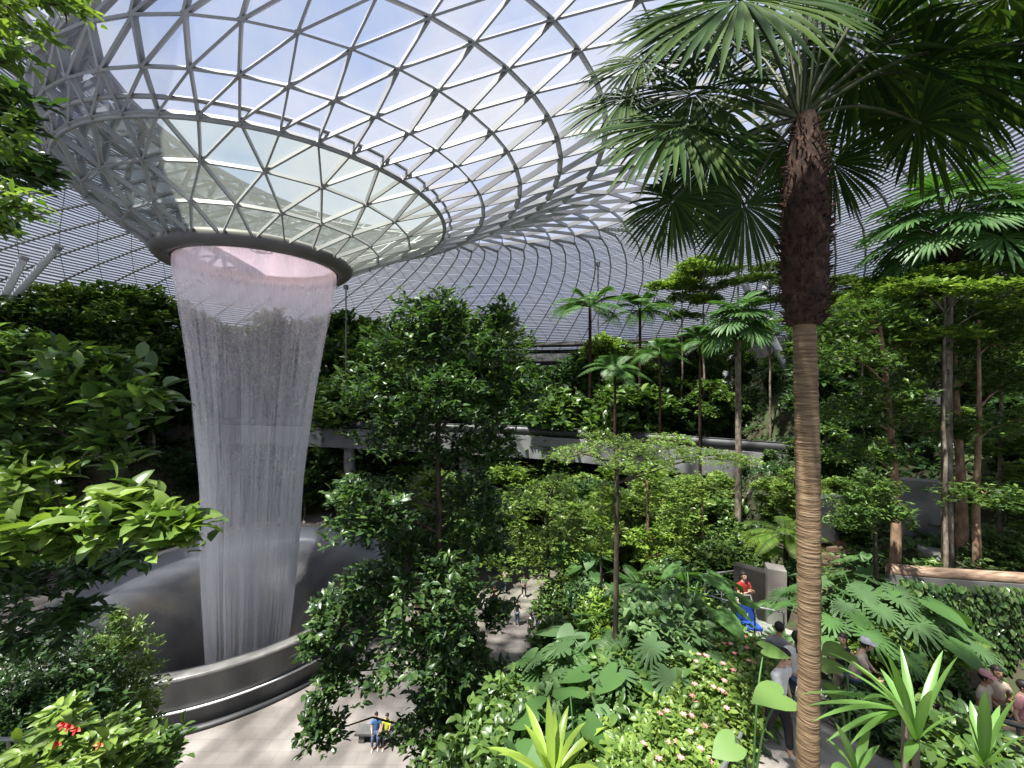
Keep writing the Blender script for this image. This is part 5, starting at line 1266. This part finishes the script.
# right-hand side below the trees
rt = [('monstera', 855, 9.9, 572, 'large grey-green monstera under the tan trunk, left part'), ('monstera', 890, 9.8, 578, 'large grey-green monstera under the tan trunk, right part'), ('monstera_g', 835, 9.6, 590, 'bright monstera right of the big palm trunk'),
 ('ear', 905, 9.4, 590, 'elephant-ear plant right of the monstera'), ('bush_bright', 870, 9.3, 612, 'bright bush under the monstera'), ('bush_mid', 830, 12.5, 574, 'bush below the steps'), ('ear', 868, 12.0, 552, 'elephant ear right of the steps'),
 ('bush_dark', 925, 11.8, 560, 'dark bush behind the concrete stub wall'), ('fern_dark', 950, 12, 548, 'dark fern behind the log'), ('bush_grey', 985, 11.6, 545, 'grey bush behind the log at right'), ('bush_mid', 1010, 11.4, 535, 'bush behind the log at the right edge'),
 ('monstera', 940, 12.6, 535, 'monstera above the log'), ('bush_dark', 915, 8.9, 640, 'dark bush at the left foot of the ivy wall'), ('fern', 945, 9.0, 615, 'light fern hanging on the left of the ivy wall'),
 ('bush_dark', 880, 7.6, 690, 'dark bush behind the strap-leaved plants'), ('bush_dark', 930, 7.2, 700, 'dark bush between the strap-leaved plants and the fence'), ('bush_mid', 1010, 5.2, 745, 'low bush at the bottom right corner')]
for k_, px, Y, top, lab in rt: plant(k_, px, Y, top, lab)
# left-hand side
lf = [('bush_dark', 20, 6.5, 690, 'dark bush at the lower left edge'), ('bush_mid', 118, 9.0, 748, 'small bush at the foot of the cone-shaped shrub'), ('bush_mid', 70, 6.2, 735, 'bush behind the red-flowered plant')]
for k_, px, Y, top, lab in lf: plant(k_, px, Y, top, lab)

# ------------------------------------------------------------------ ivy covering the right-hand wall
iv = MB(); n_ = 8000
u = rng.random(n_); x = 9.9 + 7.4 * u; y = np.interp(x, RW[:, 0], RW[:, 1]) - .2 - .16 * rng.random(n_); z = rng.uniform(8.0, 11.05, n_)
bulge = .25 * np.sin(x * 2.1) * np.sin(z * 2.6)
pos = np.stack([x, y - np.maximum(bulge, 0), z], -1)
scatter(iv, T_OVAL, pos, nrm(np.stack([rng.normal(0, .5, n_), -.5 + 0 * x, -.8 + rng.normal(0, .4, n_)], -1)), nrm(np.stack([rng.normal(0, .4, n_), -1 + 0 * x, .5 + rng.normal(0, .4, n_)], -1)), rng.uniform(.11, .2, n_))
o = tag(iv.build('ivy', M['creeper']), 'glossy ivy covering the retaining wall at the lower right', 'ivy', kind='stuff')

# undergrowth covering the slopes
ug = MB(); ug2 = MB()
def cover(mb, x0, x1, y0, y1, dens, leaf, tm, k, hgt, cond=None):
    n = int((x1 - x0) * (y1 - y0) * dens); x = rng.uniform(x0, x1, n); y = rng.uniform(y0, y1, n); z = ground_z(x, y)
    ok = (z > .15) & (path_dist(x, y) > 1.7) & (np.abs(x) < y * 1.45 + 2) & (np.hypot(x - BC[0], y - BC[1]) > 11.2)
    if cond is not None: ok &= cond(x, y)
    x, y, z = x[ok], y[ok], z[ok]; n = len(x)
    p = np.repeat(np.stack([x, y, z + rng.random(n)**1.5 * hgt], -1), k, 0); m = n * k
    d = rand_dirs(m, -.1); d[:, 2] *= .6
    scatter(mb, tm, p + d * leaf * .15, d, nrm(np.array([0, 0, 1.0]) + rng.normal(0, .4, (m, 3))), leaf * rng.uniform(.6, 1.3, m))
cover(ug, -12, 18, 3.5, 16, 26, .16, T_OVAL, 5, .5)
cover(ug2, -45, 34, 16, 40, 7, .34, T_SMALL, 6, .8)
cover(ug2, -58, 45, 40, 66, 4, .55, T_SMALL, 6, 1.2)
o = tag(ug.build('undergrowth', LM), 'low leafy undergrowth carpeting the near slopes', 'undergrowth', kind='stuff')
o = tag(ug2.build('undergrowth', LD), 'dark leafy undergrowth carpeting the far slopes', 'undergrowth', kind='stuff')

# ------------------------------------------------------------------ foreground plants built one by one
def strap_plant(label, base, blades, w, mat, flowers=False):
    """blades: (tip px, tip py, dY)"""
    bx, by, Y = base; b0 = at(bx, by, Y); r = empty('strap_leaf_plant', b0, label=label, cat='plant')
    s = MB(); tube(s, [(0, 0, -1.2), (0, 0, .03)], [.03, .025], 8); s.build('stem', M['bark_grey'], r)
    for tx, ty_, dY in blades:
        tip = at(tx, ty_, Y + dY) - b0; L = np.linalg.norm(tip); dr = .22
        d = tip + np.array([0, 0, dr * L]); b = MB(); strap_leaf(b, (0, 0, 0), d, np.linalg.norm(d), w * rng.uniform(.85, 1.1), dr * L / np.linalg.norm(d)); b.build('leaf', mat, r)
SM = leaf_mat('strap_green', [(.07, .17, .035), (.13, .26, .06), (.2, .33, .1)], rough=.35, trans=.35)
strap_plant('long strap-leaved plant with upright blades at the bottom right', (916, 742, 3.5), [(958, 656, -.1), (943, 650, .3), (873, 641, .1), (886, 652, -.2), (900, 645, .4), (932, 690, -.4), (880, 690, -.4), (960, 715, -.2), (946, 760, -.3), (905, 765, -.3)], .04, SM)
strap_plant('strap-leaved plant spreading long blades left across the palm trunk', (905, 712, 3.6), [(826, 652, -.2), (836, 666, .2), (800, 694, -.1), (806, 706, .1), (812, 722, -.4), (826, 742, -.2), (850, 660, .4), (862, 700, -.5), (850, 745, -.4), (880, 668, .3)], .034, SM)
strap_plant('strap-leaved plant in the bottom right corner by the fence', (984, 768, 3.6), [(958, 693, .1), (1016, 698, -.1), (970, 700, .3), (1000, 705, .3), (945, 730, -.2), (1028, 735, -.2), (985, 690, -.3), (1012, 760, -.3), (955, 765, -.3)], .042, SM)
strap_plant('low strap-leaved plant at the bottom beside the palm trunk', (856, 775, 3.3), [(826, 738, .1), (835, 722, -.1), (880, 745, 0), (870, 725, .3), (830, 770, -.3), (890, 775, -.3)], .04, SM)
def ear_plant(label, base, leaves, mat):
    bx, by, Y = base; b0 = at(bx, by, Y); r = empty('elephant_ear_plant', b0, label=label, cat='plant')
    for (x0, y0, x1, y1, dY, up) in leaves:
        p = at(x0, y0, Y + dY) - b0; q = at(x1, y1, Y + dY - .08) - b0; b = MB()
        tube(b, spline([(0, 0, 0), p * (.4, .4, .7), p], 8), np.linspace(.016, .009, 8), 6, 1)
        scatter(b, T_HEART, [p], [q - p], nrm(np.array(up, float)), np.linalg.norm(q - p) / 1.0); b.build('leaf', [mat, M['stalk_green']], r)
ear_plant('elephant-ear plant with one big bright leaf in front of the white-shirted walker', (752, 800, 4.9), [(784, 694, 752, 699, 0, (-.1, -.2, 1)), (764, 648, 792, 656, .5, (.1, -.12, 1)), (735, 742, 712, 756, -.2, (.1, -.35, .9))], M['ear_leaf'])
ear_plant('elephant-ear plant with dark leaves right of the palm trunk', (850, 760, 5.4), [(822, 664, 850, 668, .1, (.2, -.15, 1)), (830, 690, 856, 700, .2, (.2, -.2, 1)), (845, 650, 822, 652, .4, (-.2, -.2, 1))], M['leaf_mid'])
# red-flowered broad-leaved plant at the lower left
r = empty('red_flowered_plant', at(75, 800, 4.6), label='broad-leaved plant with red and orange leaves at the lower left', cat='plant')
b0 = np.array(r.location); f = MB(); s = MB()
for (px, py, rx, dY) in ((35, 750, 22, 0), (70, 734, 24, -.1), (105, 742, 24, .1), (55, 768, 32, -.2), (112, 768, 26, -.1), (85, 760, 26, -.3), (130, 745, 12, .1), (62, 712, 10, .1)):
    c = at(px, py, 4.6 + dY) - b0; rx = rx / F * 4.6; clump(f, c, (rx, rx, rx * .6), 17, .16, T_OVAL, 6, flat=True, wid=.75); limb(s, (0, 0, -.4), c, .014, .006)
s.build('stem', M['stalk_green'], r); f.build('foliage', LB, r)
for (px, py, m_) in ((70, 726, 'flower_red'), (77, 729, 'flower_red'), (58, 743, 'flower_red'), (100, 744, 'leaf_orange'), (64, 724, 'flower_red')):
    p = at(px, py, 4.25) - b0; b = MB(); a = np.arange(4)
    scatter(b, T_OVAL, np.repeat(p[None], 4, 0), np.stack([np.cos(a * 1.5), -.4 + 0 * a, np.sin(a * 1.5) * .5], -1), (0, -.6, .8), .06); b.build('flower' if 'red' in m_ else 'orange_leaf', M[m_], r)
SKY, SUN, SUNDIR, EXPO = .85, 17.5, (.32, .25, -.91), 0.2
# ------------------------------------------------------------------ light, sky, camera
w = bpy.data.worlds.new('sky'); SC.world = w; w.use_nodes = True
nt = w.node_tree; nt.nodes.clear()
tc = N(nt, 'ShaderNodeTexCoord')
sep = N(nt, 'ShaderNodeSeparateXYZ'); nt.links.new(tc.outputs['Generated'], sep.inputs[0])
no = N(nt, 'ShaderNodeTexNoise', Scale=2.6, Detail=7, Roughness=.55); nt.links.new(tc.outputs['Generated'], no.inputs['Vector'])
cl = ramp(nt, no.outputs['Fac'], [(.38, (.5, .64, .98)), (.5, (.74, .8, 1.0)), (.62, (.93, .93, 1.0))])
bg = N(nt, 'ShaderNodeBackground', Strength=SKY); nt.links.new(cl, bg.inputs[0])
ow = nt.nodes.new('ShaderNodeOutputWorld'); nt.links.new(bg.outputs[0], ow.inputs[0])
sun = bpy.data.lights.new('sun', 'SUN'); sun.energy = SUN; sun.angle = math.radians(1.2); sun.color = (1.0, .95, .86)
so = bpy.data.objects.new('sun', sun); COL.objects.link(so)
so.rotation_euler = Vector(SUNDIR).to_track_quat('-Z', 'Y').to_euler()
cam = bpy.data.cameras.new('camera'); cam.sensor_width = 36; cam.lens = F / 1024 * 36; cam.clip_start = .05; cam.clip_end = 600
co = bpy.data.objects.new('camera', cam); COL.objects.link(co)
co.location = CAM; co.rotation_euler = (math.pi / 2, 0, 0); SC.camera = co
SC.view_settings.view_transform = 'Standard'; SC.view_settings.look = 'None'; SC.view_settings.gamma = 1; SC.view_settings.use_curve_mapping = False
SC.view_settings.exposure = EXPO
cy = SC.cycles
cy.max_bounces = 8; cy.diffuse_bounces = 3; cy.glossy_bounces = 3; cy.transmission_bounces = 4; cy.transparent_max_bounces = 48
cy.caustics_reflective = False; cy.caustics_refractive = False; cy.use_denoising = True; cy.sample_clamp_indirect = 6
